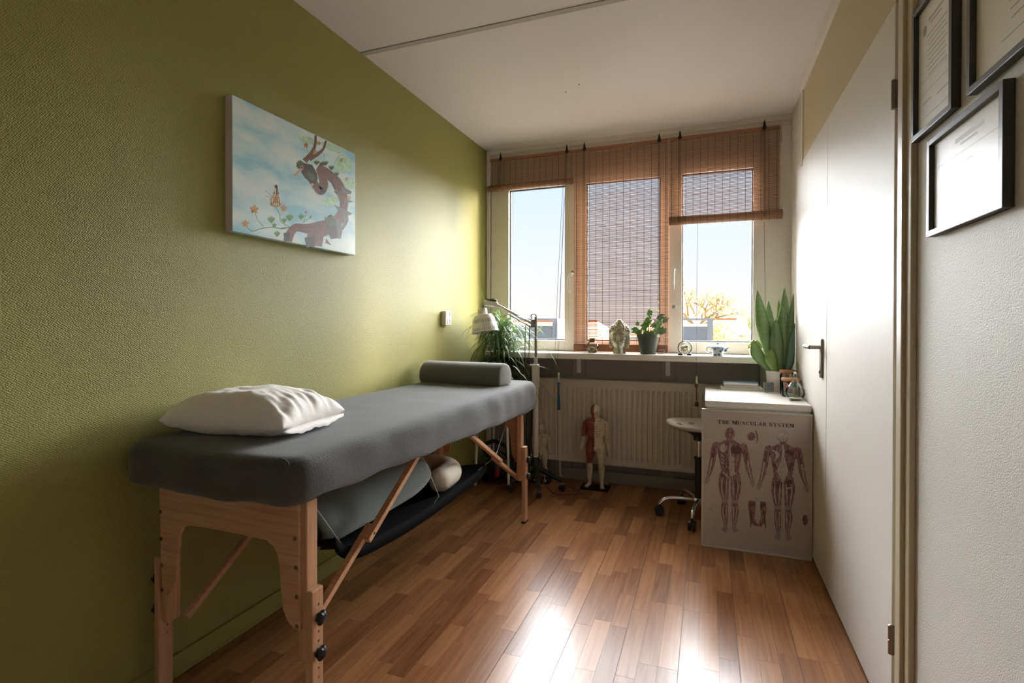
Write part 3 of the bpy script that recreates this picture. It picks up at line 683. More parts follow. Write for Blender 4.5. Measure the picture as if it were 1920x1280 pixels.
# the two figures, built in layers
def figure(cx, top, s, back, sk2=0.05):
    P = lambda a, b: (cx + a * s, top + b * s + a * s * sk2)
    r, d, p_, g = fl_(0.0005), fl_(0.0007), fl_(0.0009), fl_(0.0003)
    g.blob(P(0, 6), 5.6 * s, 6.8 * s); r.blob(P(0, 6.4), 4.8 * s, 6.2 * s) if not back else p_.blob(P(0, 5), 5.4 * s, 5.4 * s)
    r.smooth([P(0, 11), P(0, 16)], [6 * s, 9 * s], 3)
    r.poly([P(-4, 13), P(4, 13), P(12, 17), P(15.5, 20), P(12, 30), P(9.5, 44), P(8.5, 50), P(-8.5, 50), P(-9.5, 44), P(-12, 30), P(-15.5, 20), P(-12, 17)])
    for sd in (-1, 1):
        r.blob(P(14.2 * sd, 20.5), 4.6 * s, 5.0 * s); r.blob(P(4.6 * sd, 49), 5.4 * s, 5.5 * s); g.blob(P(24 * sd, 56), 2.2 * s, 3.4 * s); [g.smooth([P((23.2 + q * .8) * sd, 57), P((23.4 + q * 1.0) * sd, 62 - abs(q - 1.4))], [0.9 * s, 0.5 * s], 2) for q in range(4)]; g.smooth([P(22.6 * sd, 54), P(20.8 * sd, 58)], [1.2 * s, 0.6 * s], 2)
        r.smooth([P(14.5 * sd, 20), P(17 * sd, 27), P(18.5 * sd, 36), P(20.5 * sd, 45), P(23 * sd, 53)], [7.5 * s, 6.6 * s, 6 * s, 5.4 * s, 3.2 * s])
        g.smooth([P(22.6 * sd, 52), P(24 * sd, 56), P(25 * sd, 60)], [3.2 * s, 4 * s, 2.4 * s])
        p_.smooth([P(18.5 * sd, 33), P(21 * sd, 45), P(23 * sd, 53)], [1.2 * s, 1.6 * s, 0.8 * s]); d.smooth([P(16 * sd, 22), P(17.5 * sd, 30), P(19.5 * sd, 42)], [1.0 * s, 1.6 * s, 0.8 * s])
        r.smooth([P(5 * sd, 48), P(6.6 * sd, 58), P(6 * sd, 68), P(5.2 * sd, 76)], [10.5 * s, 11 * s, 9.5 * s, 7 * s])
        g.smooth([P(5.2 * sd, 74), P(5.4 * sd, 79), P(5 * sd, 84)], [7 * s, 7 * s, 6.6 * s])
        r.smooth([P(5.2 * sd, 80), P(5.8 * sd, 87), P(5 * sd, 96), P(4.5 * sd, 102)], [6 * s, 7.6 * s, 6 * s, 3.4 * s])
        g.smooth([P(4.6 * sd, 100), P(4.8 * sd, 106), P(6.6 * sd, 110)], [4 * s, 4.6 * s, 6 * s])
        for k in (-1, 1):
            p_.smooth([P((5.5 + 2.6 * k) * sd, 53), P((6.2 + 2.4 * k) * sd, 64), P((5.4 + 1.2 * k) * sd, 75)], [0.5 * s, 1.5 * s, 0.6 * s]); d.smooth([P((5.2 + 1.2 * k) * sd, 54), P((5.8 + 1.0 * k) * sd, 63), P((5 + 0.6 * k) * sd, 72)], [0.5 * s, 1.3 * s, 0.5 * s])
            p_.smooth([P((5.2 + 2 * k) * sd, 82), P((5.6 + 1.6 * k) * sd, 90), P((4.6 + 0.8 * k) * sd, 101)], [0.6 * s, 1.2 * s, 0.5 * s])
    if not back:
        d.blob(P(-1.9, 5.2), 1.3 * s, 0.8 * s); d.blob(P(1.9, 5.2), 1.3 * s, 0.8 * s); d.smooth([P(-1.6, 9.6), P(1.6, 9.6)], 0.7 * s, 3)
        p_.poly([P(-.5, 17), P(.5, 17), P(1.2, 28), P(4.6, 32), P(5, 46), P(7.5, 48), P(1, 52), P(-.6, 50)])
        d.blob(P(6.8, 23), 6.2 * s, 4.6 * s, 12); p_.blob(P(-7, 22), 3.6 * s, 4.4 * s); d.smooth([P(-9, 20), P(-5, 22), P(-3, 26)], 1.2 * s)
        for k in range(4): d.smooth([P(-5.5, 31 + 4 * k), P(-1, 32 + 4 * k)], 0.7 * s, 3); p_.smooth([P(-8.6, 29 + 4 * k), P(-5.8, 31.5 + 4 * k)], 0.8 * s, 3)
        p_.smooth([P(-8, 47), P(-1, 53)], 1.4 * s, 3)
    else:
        p_.poly([P(-.8, 14), P(.8, 14), P(1.6, 28), P(5.5, 40), P(1, 52), P(-1, 52), P(-6.5, 41), P(-1.6, 30)]); p_.smooth([P(-11.5, 20), P(-5.5, 24), P(-8, 31)], [1 * s, 4 * s, 1 * s])
        d.smooth([P(-10, 34), P(-3, 44)], [3 * s, 1 * s], 3); d.smooth([P(10, 32), P(4, 42)], [4 * s, 1 * s], 3); d.blob(P(7, 21.5), 5 * s, 2.6 * s, 20); d.blob(P(-5.6, 55), 4.8 * s, 4 * s); d.blob(P(6, 53), 3.6 * s, 4.4 * s); p_.smooth([P(3, 58), P(9, 57)], 1.2 * s, 3)
    g.done('figure_outline', PR['grey'], sheet); r.done('figure_muscle', PR['red'], sheet); d.done('figure_drawn_shading', PR['dark'], sheet); p_.done('figure_tendon', PR['pale'], sheet)  # dark layer is shading drawn in the print, with eyes and mouth
figure(292, 178, 7.55, False, 0.06); figure(718, 202, 7.9, True, 0.06)
sm = fl_(0.0005); sm.blob((464, 247), 34, 34); sm.smooth([(497, 200), (512, 250), (505, 310)], [10, 12, 4]); sm.poly([(440, 760), (580, 770), (586, 830), (570, 930), (545, 970), (480, 960), (455, 920), (438, 820)])
sm.blob((895, 915), 22, 40, jag=0.2); sm.done('detail_muscle', PR['red'], sheet)
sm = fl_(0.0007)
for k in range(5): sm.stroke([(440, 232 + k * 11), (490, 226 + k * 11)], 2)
sm.blob((472, 790), 28, 16); sm.blob((552, 798), 26, 15); sm.smooth([(455, 840), (462, 900), (456, 975)], [16, 14, 6]); sm.smooth([(566, 840), (570, 900), (578, 985)], [16, 14, 6]); sm.smooth([(880, 900), (895, 965)], [10, 6]); sm.done('detail_drawn_shading', PR['dark'], sheet)  # dark strokes are printed shading on the small details
sm = fl_(0.0009); sm.poly([(500, 735), (534, 738), (540, 900), (520, 950), (500, 935), (494, 850)]); sm.blob((514, 890), 24, 30); sm.smooth([(140, 790), (150, 830), (145, 870)], [40, 30, 22]); sm.blob((147, 810), 24, 30); sm.done('detail_tendon', PR['pale'], sheet)
sm = fl_(0.0); rnd = random.Random(3)
for x0, x1, y0, y1 in ((80, 130, 155, 270), (150, 190, 150, 280), (520, 555, 190, 330), (790, 925, 190, 330), (85, 140, 280, 560), (440, 540, 330, 540), (400, 440, 430, 700), (850, 935, 340, 420), (85, 140, 590, 690), (170, 200, 640, 980), (390, 430, 740, 1010), (600, 650, 600, 960), (100, 140, 890, 1000), (420, 490, 1005, 1090), (515, 575, 1005, 1090), (830, 935, 690, 800), (620, 920, 1140, 1165), (150, 200, 890, 990)):
    y = y0
    while y < y1: sm.stroke([(x0 + rnd.uniform(0, 10), y + 0.05 * x0 * 0), (x1 - rnd.uniform(0, (x1 - x0) * 0.5), y + (x1 - x0) * 0.04)], 3.2); y += 11
sm.done('caption_lines', PR['faint'], sheet)
# ---------------------------------------------------------------- bamboo blinds
BAM = mat('bamboo', S(168, 126, 98), 0.6, var=(40, 0.25), translucent=0.18)
BAMD = mat('bamboo_rail', S(146, 96, 68), 0.55, var=(30, 0.2))
THREAD = mat('dark_thread', S(74, 46, 34), 0.8)
IRON = mat('dark_iron', S(34, 31, 30), 0.45, 0.6)
CORD = mat('blind_cord', S(88, 74, 64), 0.8)
YBL = D - 0.062
def blind(x0, x1, zt, zb, roll, label, hooks, ext=(0, 0)):
    bt = thing('bamboo_blind', label, 'blind', ((x0 + x1) / 2, YBL, zb), 'bamboo blinds on the windows')
    M().box(x0, x1, YBL - 0.010, YBL + 0.012, zt - 0.022, zt).build('top_rail', BAMD, bt, bevel=0.003)
    z = zt - 0.026; s = M(); rb = random.Random(int(x0 * 100)); zend = zb + (roll * 2 if roll else 0.055)
    while z > zend:
        dx = rb.uniform(-0.002, 0.002); th = rb.uniform(0.0043, 0.0053); s.box(x0 + dx, x1 + dx, YBL - 0.0012, YBL + 0.0012, z - th, z); z -= 0.0086
    so = s.build('slats', BAM, bt); so['kind'] = 'stuff'
    t = M(); n = int((x1 - x0) / 0.05)
    for i in range(n + 1):
        x = x0 + 0.018 + (x1 - x0 - 0.036) * i / n; t.box(x - 0.0011, x + 0.0011, YBL - 0.0026, YBL - 0.0012, zend, zt - 0.02)
    to = t.build('threads', THREAD, bt); to['kind'] = 'stuff'
    if roll:
        zr = zb + roll; r = M(); N = 90; prof_ = []
        for i in range(N):
            k = i / (N - 1); a = math.radians(90) - k * 2 * math.pi * 2.5; rr = roll * (1 - 0.30 * k); prof_.append((YBL - roll * 0.75 + rr * math.cos(a), zr + rr * math.sin(a)))
        r.grid([[Vector((x, y, z)) for y, z in prof_] for x in (x0 - ext[0], x0 + (x1 - x0) * .33, x0 + (x1 - x0) * .66, x1 + ext[1])])
        ro = r.build('bottom_roll', BAM, bt, smooth=True); m_ = ro.modifiers.new('t', 'SOLIDIFY'); m_.thickness = 0.002
        t = M()
        for i in range(n + 1):
            x = x0 + 0.018 + (x1 - x0 - 0.036) * i / n; t.tube(arc((x, YBL - roll * 0.75, zr), roll + 0.0008, 90, 300, 10, 'YZ'), 0.001, 5, False)
        to = t.build('roll_threads', THREAD, ro); to['kind'] = 'stuff'
    else:
        M().box(x0, x1, YBL - 0.005, YBL + 0.005, zb, zb + 0.052).build('bottom_rail', BAMD, bt, bevel=0.002)
    for px_ in hooks:
        x = AY(px_, 290, YBL - 0.012).x
        h = M().lathe([(0.0, 0.045), (0.0035, 0.03), (0.006, 0.012), (0.009, -0.002), (0.011, -0.012), (0.008, -0.022), (0.0, -0.026)], (x, YBL - 0.018, zt), 10, sx=1.25, sy=0.75)
        h.build('hook', IRON, bt, smooth=True)
        c = M(); zl = zb + roll * 0.4 if roll else zb + 0.03
        for dx in (-0.004, 0.004): c.tube([(x + dx, YBL - 0.018, zt - 0.02), (x + dx, YBL - (0.012 if not roll else roll * 1.75 + 0.003), zl)], 0.0016, 5)
        c.build('lift_cord', CORD, bt)['kind'] = 'stuff'
    return bt
b1 = blind(0.050, 0.738, 2.517, 2.252, 0.024, 'short bamboo blind rolled up high above the green wall side casement', (939, 1063), (0.014, -0.002))
b2_ = blind(0.740, 1.428, 2.517, 0.990, 0, 'long bamboo blind lowered down to the window sill', (1096, 1236))
b3 = blind(1.432, 2.140, 2.520, 1.893, 0.032, 'half-lowered bamboo blind over the casement beside the snake plant', (1275, 1433), (-0.002, 0.014))
cd_ = M()
for px_ in (1053, 1058):
    a = AY(px_, 350, 3.82); cd_.tube(spline([(a.x, YBL - 0.03, 2.27), (a.x, 3.74, 1.6), (a.x, 3.65, 0.99), (a.x, 3.645, 0.5), (a.x + 0.002, 3.66, 0.10)], 6), 0.0014, 5)
co_ = cd_.build('pull_cord', CORD, b1); co_['kind'] = 'stuff'
cd_ = M().tube(spline([AY(1433, 415, 3.86), AY(1434, 500, 3.86), AY(1435, 600, 3.86)], 4), 0.0014, 5); cd_.build('pull_cord', CORD, b3)

# ---------------------------------------------------------------- cord loop on the window handle, tassels
p = AY(1263, 534, D - 0.07); q = AY(1264, 572, D - 0.06)
t = thing('hanging_charm', 'thin cord with a small glass charm hanging from the right window handle', 'charm', q)
M().tube([p + Vector((-0.008, 0, 0)), q, p + Vector((0.009, 0, 0))], 0.0014, 5).build('cord', mat('pink_cord', S(150, 120, 112), 0.8), t)
M().ball(q + Vector((0, 0, -0.012)), 0.016, 14, 8, (1, 0.4, 1)).build('glass_bead', mat('greenish_glass', S(160, 170, 160), 0.1, coat=0.5), t, smooth=True)
def tassel(px_, y0, y1, Y, cm, tipm, name, label):
    a, b = AY(px_, y0, Y), AY(px_, y1, Y); L = a.z - b.z
    t = thing(name, label, 'tassel', b)
    M().tube([a, a + Vector((0, 0, -L * 0.28))], [0.006, 0.009], 10).build('cord_tip', tipm, t, smooth=True)
    M().ball(a + Vector((0, 0, -L * 0.30)), 0.013, 12, 8, (1, 1, 1.25)).build('bead', cm, t, smooth=True)
    return t, a, b, L
BLUE = mat('blue_tassel', S(44, 92, 130), 0.7); BRN = mat('brown_wood_bead', S(110, 74, 46), 0.6); IVO = mat('ivory_plastic', S(214, 206, 190), 0.4)
t, a, b, L = tassel(1047.5, 698, 768, 3.70, BLUE, IVO, 'blind_tassel', 'blue tassel cord pull hanging before the radiator')
M().tube([a + Vector((0, 0, -L * .36)), a + Vector((0, 0, -L * .55))], 0.007, 10).build('brown_bead', BRN, t, smooth=True)
M().tube([a + Vector((0, 0, -L * .55)), a + Vector((0, 0, -L * .75)), b], [0.008, 0.012, 0.011], 12).build('fringe', BLUE, t, smooth=True)
M().tube([a, Vector((a.x, a.y - 0.0, 0.99)), Vector((a.x, YBL - 0.05, 2.26))], 0.0012, 5).build('cord', CORD, t)
t, a, b, L = tassel(1306, 705, 762, 3.70, BRN, IVO, 'blind_tassel', 'brown wooden tassel cord pull hanging beside the white desk')
M().tube([a + Vector((0, 0, -L * .36)), a + Vector((0, 0, -L * .8))], 0.0035, 8).build('brown_cord', BRN, t, smooth=True)
M().lathe([(0.0, 0.02), (0.008, 0.018), (0.013, 0.004), (0.012, -0.012), (0, -0.014)], b + Vector((0, 0, 0.014)), 12).build('wooden_drop', BRN, t, smooth=True)
M().tube([a, Vector((a.x, 3.655, 0.995)), Vector((a.x, YBL - 0.07, 1.92))], 0.0012, 5).build('cord', CORD, t)

# ---------------------------------------------------------------- radiator
RADW = mat('radiator_enamel', S(206, 194, 172), 0.35)
RX0, RX1, RYF, RZ0, RZ1 = 0.47, 2.02, 3.86, 0.158, 0.774
rd = thing('radiator', 'cream ribbed panel radiator below the window sill', 'radiator', ((RX0 + RX1) / 2, RYF + 0.03, RZ0))
rows = []; n = 40; pitch = (RX1 - RX0 - 0.06) / n
zs = [(RZ0, 0), (RZ0 + 0.035, 0), (RZ0 + 0.055, 1), (RZ1 - 0.075, 1), (RZ1 - 0.055, 0), (RZ1, 0)]
for z, k in zs:
    r = [Vector((RX0, RYF, z))]
    for i in range(n):
        xa = RX0 + 0.03 + i * pitch
        for u, dep in ((0.10, 0), (0.22, 0.010), (0.46, 0.010), (0.58, 0)): r.append(Vector((xa + u * pitch, RYF + dep * k, z)))
    r.append(Vector((RX1, RYF, z))); rows.append(r)
fp = M().grid(rows).build('front_panel', RADW, rd, fix=False); m_ = fp.modifiers.new('t', 'SOLIDIFY'); m_.thickness = 0.002; m_.offset = 1 if 0 else -1
M().box(RX0, RX0 + 0.004, RYF, RYF + 0.062, RZ0, RZ1).build('side_cover', RADW, rd, bevel=0.001)
M().box(RX1 - 0.004, RX1, RYF, RYF + 0.062, RZ0, RZ1).build('side_cover', RADW, rd, bevel=0.001)
M().box(RX0, RX1, RYF + 0.05, RYF + 0.062, RZ0, RZ1).build('rear_panel', RADW, rd)
g = M().box(RX0, RX1, RYF, RYF + 0.010, RZ1 - 0.002, RZ1 + 0.004); g.box(RX0, RX1, RYF + 0.05, RYF + 0.06, RZ1 - 0.002, RZ1 + 0.004)
for i in range(70):
    x = RX0 + (RX1 - RX0) * i / 69; g.box(x - 0.004, x + 0.004, RYF + 0.008, RYF + 0.052, RZ1, RZ1 + 0.003)
g.build('top_grille', RADW, rd)['kind'] = 'stuff'
M().box(RX0, RX1, RYF - 0.003, RYF + 0.004, RZ0 - 0.004, RZ0 + 0.008).build('lower_edge', RADW, rd, bevel=0.002)
M().tube([AY(1050, 860, 3.88), Vector((AY(1050, 860, 3.88).x, 3.88, 0.03)), Vector((AY(1050, 860, 3.88).x, 3.94, 0.015))], 0.009, 10).build('pipe', RADW, rd, smooth=True)
M().tube([(0.70, 3.925, 0.30), (0.70, D, 0.30)], 0.01).build('wall_mount', RADW, rd); M().tube([(1.8, 3.925, 0.30), (1.8, D, 0.30)], 0.01).build('wall_mount', RADW, rd)

# ---------------------------------------------------------------- acupuncture figures
def point_mat(name, red):
    m = bpy.data.materials.new(name); m.use_nodes = True; nt = m.node_tree; b = nt.nodes['Principled BSDF']; b.inputs['Roughness'].default_value = 0.45
    tc = nt.nodes.new('ShaderNodeTexCoord'); sx = nt.nodes.new('ShaderNodeSeparateXYZ'); nt.links.new(tc.outputs['Object'], sx.inputs[0])
    vo = nt.nodes.new('ShaderNodeTexVoronoi'); vo.inputs['Scale'].default_value = 55; vo.inputs['Randomness'].default_value = 0.15; nt.links.new(tc.outputs['Object'], vo.inputs['Vector'])
    lt = nt.nodes.new('ShaderNodeMath'); lt.operation = 'LESS_THAN'; lt.inputs[1].default_value = 0.21; nt.links.new(vo.outputs['Distance'], lt.inputs[0])
    mx = nt.nodes.new('ShaderNodeMix'); mx.data_type = 'RGBA'; mx.inputs[6].default_value = S(206, 186, 158); mx.inputs[7].default_value = S(92, 66, 58)
    nt.links.new(lt.outputs[0], mx.inputs[0]); last = mx.outputs[2]
    if red:
        nz = nt.nodes.new('ShaderNodeTexNoise'); nz.inputs['Scale'].default_value = 34; nt.links.new(tc.outputs['Object'], nz.inputs['Vector'])
        mus = nt.nodes.new('ShaderNodeMix'); mus.data_type = 'RGBA'; mus.inputs[6].default_value = S(92, 34, 24); mus.inputs[7].default_value = S(158, 84, 66); nt.links.new(nz.outputs['Fac'], mus.inputs[0])
        # muscle side: left half, above the shin; hands and shins stay pale
        c1 = nt.nodes.new('ShaderNodeMath'); c1.operation = 'LESS_THAN'; c1.inputs[1].default_value = -0.003; nt.links.new(sx.outputs['X'], c1.inputs[0])
        c2 = nt.nodes.new('ShaderNodeMath'); c2.operation = 'GREATER_THAN'; c2.inputs[1].default_value = 0.185; nt.links.new(sx.outputs['Z'], c2.inputs[0])
        ha = nt.nodes.new('ShaderNodeMath'); ha.operation = 'LESS_THAN'; ha.inputs[1].default_value = -0.067; nt.links.new(sx.outputs['X'], ha.inputs[0])
        hb = nt.nodes.new('ShaderNodeMath'); hb.operation = 'LESS_THAN'; hb.inputs[1].default_value = 0.375; nt.links.new(sx.outputs['Z'], hb.inputs[0])
        hc = nt.nodes.new('ShaderNodeMath'); hc.operation = 'MULTIPLY'; nt.links.new(ha.outputs[0], hc.inputs[0]); nt.links.new(hb.outputs[0], hc.inputs[1])
        hd = nt.nodes.new('ShaderNodeMath'); hd.operation = 'SUBTRACT'; hd.inputs[0].default_value = 1.0; nt.links.new(hc.outputs[0], hd.inputs[1])
        c3 = nt.nodes.new('ShaderNodeMath'); c3.operation = 'MULTIPLY'; nt.links.new(c1.outputs[0], c3.inputs[0]); nt.links.new(c2.outputs[0], c3.inputs[1])
        c4 = nt.nodes.new('ShaderNodeMath'); c4.operation = 'MULTIPLY'; nt.links.new(c3.outputs[0], c4.inputs[0]); nt.links.new(hd.outputs[0], c4.inputs[1])
        fin = nt.nodes.new('ShaderNodeMix'); fin.data_type = 'RGBA'; nt.links.new(c4.outputs[0], fin.inputs[0]); nt.links.new(last, fin.inputs[6]); nt.links.new(mus.outputs[2], fin.inputs[7]); last = fin.outputs[2]
    nt.links.new(last, b.inputs['Base Color']); MATS[name] = m; return m
def mannequin(name, label, C0, k, m, bw, bd):
    """standing model, built at 0.60 m and scaled by k; faces -Y"""
    t = thing(name, label, 'anatomy model', C0)
    P = lambda x, y, z: Vector(C0) + Vector((x, y, z)) * k
    b = M(); r = lambda v: v * k; c = lambda a, e, ra, rb: b.cap(P(*a), P(*e), r(ra), r(rb), 12)
    c((0, 0, .545), (0, -.002, .562), .034, .037); b.ball(P(0, -.003, .566), r(.041), 16, 10, (0.88, 1.02, 1.12))
    b.ball(P(0, -.042, .556), r(.006), 8, 6, (1, 1, 1.6)); b.ball(P(0, -.036, .533), r(.012), 8, 6, (1.1, .8, .8)); b.ball(P(-.037, .004, .556), r(.008), 8, 6, (.5, 1, 1.5)); b.ball(P(.037, .004, .556), r(.008), 8, 6, (.5, 1, 1.5))
    b.ball(P(-.014, -.038, .566), r(.007), 8, 6); b.ball(P(.014, -.038, .566), r(.007), 8, 6); c((0, .004, .53), (0, .004, .50), .021, .024)
    for s in (-1, 1):
        c((.016 * s, .006, .498), (.066 * s, .004, .472), .021, .024); c((.030 * s, -.006, .455), (.028 * s, -.004, .395), .036, .033)
        c((.026 * s, -.018, .452), (.034 * s, -.016, .446), .022, .020); c((.024 * s, 0, .385), (.022 * s, 0, .345), .031, .032); c((.024 * s, .004, .335), (.034 * s, .002, .305), .034, .036)
        c((.074 * s, .004, .468), (.084 * s, .004, .42), .023, .019); c((.084 * s, .004, .42), (.088 * s, 0, .385), .019, .0165); c((.088 * s, 0, .382), (.096 * s, -.012, .315), .0165, .011)
        c((.096 * s, -.013, .31), (.100 * s, -.018, .288), .012, .012)
        for i, (dx, L) in enumerate(((-.010, .030), (-.0035, .036), (.0035, .034), (.010, .027))):
            x0 = .101 * s + dx * 0.35 * s; y0 = -.019 + dx * 0.9; c((x0, y0, .282), (x0 + .001 * s, y0 - .003, .282 - L * .55), .0052, .0048); c((x0 + .001 * s, y0 - .003, .282 - L * .55), (x0 - .003 * s, y0 - .004, .282 - L), .0048, .004)
        c((.098 * s, -.028, .296), (.094 * s, -.036, .276), .0055, .0045)
        c((.036 * s, .002, .295), (.040 * s, -.002, .235), .037, .029); c((.040 * s, -.002, .235), (.042 * s, -.004, .185), .029, .022); c((.042 * s, -.006, .178), (.043 * s, -.002, .165), .021, .021)
        c((.043 * s, .004, .155), (.044 * s, .008, .12), .0235, .022); c((.044 * s, .008, .12), (.045 * s, .008, .045), .021, .0125); c((.045 * s, .012, .034), (.046 * s, .010, .030), .014, .014)
        c((.046 * s, .004, .028), (.056 * s, -.040, .024), .0135, .0115)
        for j in range(4): c(((.048 + j * .0065) * s, -.045 + j * .003, .020), ((.050 + j * .0065) * s, -.054 + j * .004, .019), .0055, .0045)
    c((0, .0, .46), (0, -.002, .30), .032, .034); b.ball(P(0, -.038, .292), r(.011), 10, 6, (1, 1, 1.2))
    remesh(b, 'body', m, t, 0.0042 * k, 3)
    bs_ = M().cbox(Vector(C0) + Vector((0, 0, 0.0065)), (bw, bd, 0.013)); bs_.build('base', mat('glossy_black', S(14, 14, 16), 0.2), t, bevel=0.003)
    return t
mannequin('acupuncture_figure', 'standing acupuncture model with one red muscle half on a black base before the radiator', (0.932, 3.775, 0.0), 1.0, point_mat('figure_half_red', True), 0.205, 0.13)
mannequin('acupuncture_figure', 'pale acupuncture model standing behind the white lamp pole', (0.515, 3.785, 0.0), 0.72, point_mat('figure_pale', False), 0.15, 0.10)

# ---------------------------------------------------------------- saddle stool on castors
st = thing('swivel_stool', 'white perforated swivel stool on chrome castor base tucked under the desk', 'stool', (1.645, 3.43, 0))
SX, SY = 1.645, 3.43
seat = M(); rows = []; NA = 48
def seat_z(r_, a):  # dished tractor seat
    x, y = r_ * math.cos(a), r_ * math.sin(a)
    return 0.563 + 0.020 * (r_ ** 2) - 0.018 * (1 - r_ ** 2) * 1.0 + 0.02 * (x * x - 0.4 * y * y) * 0.3
for r_, dz in ((0.0, -0.014), (0.3, -0.014), (0.6, -0.014), (0.85, -0.014), (0.96, -0.012), (1.0, -0.004), (0.985, 0.004), (0.94, 0.004), (0.85, 0), (0.7, 0), (0.5, 0), (0.3, 0), (0.0, 0)):
    rows.append([Vector((SX + 0.205 * r_ * math.cos(a) * (1 - 0.05 * math.cos(2 * a)), SY + 0.18 * r_ * math.sin(a), seat_z(r_, a) + dz)) for a in [2 * math.pi * i / NA for i in range(NA + 1)]])
seat.grid(rows); so = seat.build('seat', mat('white_seat', S(222, 214, 200), 0.18, coat=0.4), st, smooth=True)
holes = M()
for i in range(8):
    a = math.radians(22 + 45 * i); x, y = SX + 0.205 * .62 * math.cos(a), SY + 0.18 * .62 * math.sin(a)
    holes.tube([(x, y, 0.52), (x, y, 0.60)], 0.017, 18)
cut(so, holes); so.data.shade_smooth(); so.data.set_sharp_from_angle(angle=math.radians(45))
M().lathe([(0.0, 0.532), (0.075, 0.534), (0.07, 0.526), (0.035, 0.508), (0.03, 0.478), (0.0, 0.476)], (SX, SY, 0), 20).build('seat_mount', BLACKP, st, auto=40)
M().tube([(SX, SY, 0.48), (SX, SY, 0.36)], 0.0145, 16).build('gas_piston', CHROME, st, auto=40)
M().lathe([(0.024, 0.11), (0.024, 0.36), (0.028, 0.362), (0.028, 0.375), (0.016, 0.378)], (SX, SY, 0), 18).build('column', BLACKP, st, auto=40)
M().tube([(SX, SY, 0.50), (SX + 0.02, SY - 0.12, 0.495)], 0.005, 8).build('height_lever', CHROME, st)
M().lathe([(0, 0.085), (0.042, 0.088), (0.042, 0.115), (0.03, 0.125), (0, 0.125)], (SX, SY, 0), 18).build('hub', CHROME, st, auto=40)
for i in range(5):
    a = math.radians(190 + 72 * i); u = Vector((math.cos(a), math.sin(a), 0)); c = Vector((SX, SY, 0)); e = c + u * 0.235
    lg = M().tube(spline([c + u * 0.03 + Vector((0, 0, .108)), c + u * .14 + Vector((0, 0, .112)), c + u * .205 + Vector((0, 0, .100)), e + Vector((0, 0, .066))], 5), 0.0125, 10).build('base_leg', CHROME, st, smooth=True)
    w = u.cross(Vector((0, 0, 1)))
    cs = M()
    for s in (-1, 1): cs.tube([e + w * (0.006 * s) + Vector((0, 0, .030)), e + w * (0.021 * s) + Vector((0, 0, .030))], [0.030, 0.027], 18)
    cs.tube([e + w * -.02 + Vector((0, 0, .03)), e + w * .02 + Vector((0, 0, .03))], 0.008, 8); cs.tube([e + Vector((0, 0, .05)), e + Vector((0, 0, .075))], .007, 8)
    cs.build('castor', BLACKP, lg, auto=40)['kind'] = 'stuff'

# ---------------------------------------------------------------- white stool with the trailing plant
wt = thing('plant_stool', 'white tube-leg stool in the corner behind the massage table', 'stool', (0.222, 3.68, 0))
x0, x1, y0, y1, zt = 0.105, 0.345, 3.515, 3.84, 0.515
for y in (y0, y1):
    M().tube(spline([(x0 - .012, y, 0.0), (x0, y, 0.40), (x0 + 0.004, y, zt - 0.06), (x0 + 0.04, y, zt - 0.016), (x1 - .04, y, zt - 0.016), (x1 - .004, y, zt - .06), (x1, y, .40), (x1 + .012, y, 0.0)], 6), 0.0095, 12).build('leg_hoop', WHITEM, wt, smooth=True)
M().box(x0 + 0.01, x1 - 0.01, y0 - 0.005, y1 + 0.005, zt - 0.008, zt + 0.010).build('seat_board', WHITEM, wt, bevel=0.006)
POTC = mat('grey_ceramic_pot', S(120, 116, 104), 0.5)
pt = thing('spider_plant', 'bushy spider plant with arching narrow leaves in the window corner', 'plant', (0.235, 3.68, zt + 0.010))
M().lathe([(0.0, 0.0), (0.085, 0.0), (0.105, 0.17), (0.112, 0.172), (0.112, 0.185), (0.098, 0.185), (0.095, 0.165), (0.0, 0.165)], (0.235, 3.68, zt + 0.010), 24).build('pot', POTC, pt, auto=40)
LEAFG = mat('spider_leaf', S(112, 138, 78), 0.45, var=(9, 0.35), translucent=0.3); LEAFD = mat('spider_leaf_dark', S(74, 98, 50), 0.45, var=(9, 0.35), translucent=0.3)
rl = random.Random(11)
def strap(mb, base_, dirv, L, w, droop, n=9):
    """one arching strap leaf"""
    d = Vector(dirv).normalized(); p = Vector(base_); rows_ = []; hx_ = Vector((d.x, d.y, 0)); hx_ = hx_.normalized() if hx_.length > 1e-3 else Vector((1, 0, 0)); side = Vector((-hx_.y, hx_.x, 0))
    ww = lambda t: w * (0.5 + 1.2 * t) * (1 - t) ** 0.6 + 0.0006
    for i in range(n + 1):
        t = i / n; c = w * 0.25 * (1 - t)
        wv = ww(t) if t < 1 else 0.0004
        pts_ = [p - side * wv / 2, p - Vector((0, 0, c)), p + side * wv / 2]
        for q_ in pts_: q_.x = max(q_.x, 0.012); q_.y = min(q_.y, 3.915 if q_.z > 0.8 else 3.85)
        rows_.append(pts_)
        p = p + d * (L / n); d = (d + Vector((0, 0, -droop / n))).normalized()
    mb.grid(rows_)
crown = Vector((0.235, 3.68, zt + 0.17)); clump = M(); k = 0
for i in range(520):
    a = rl.uniform(0, 2 * math.pi); up = rl.uniform(0.5, 2.4)
    h0 = crown + Vector((rl.uniform(-.05, .05), rl.uniform(-.05, .05), rl.uniform(.05, .50) if i % 4 else 0.05))
    L = rl.uniform(0.20, 0.40); dv = Vector((math.cos(a), math.sin(a), up)); dr_ = rl.uniform(1.6, 3.6); w_ = rl.uniform(0.009, 0.015)
    if i < 70:
        mb = M(); strap(mb, h0, dv, L * 1.1, w_ * 1.15, dr_); mb.build('leaf', LEAFG if i % 3 else LEAFD, pt, smooth=True, fix=False)
    else: strap(clump, h0, dv, L, w_, dr_)
clump.build('leaf_clump', LEAFD, pt, smooth=True, fix=False)['kind'] = 'stuff'
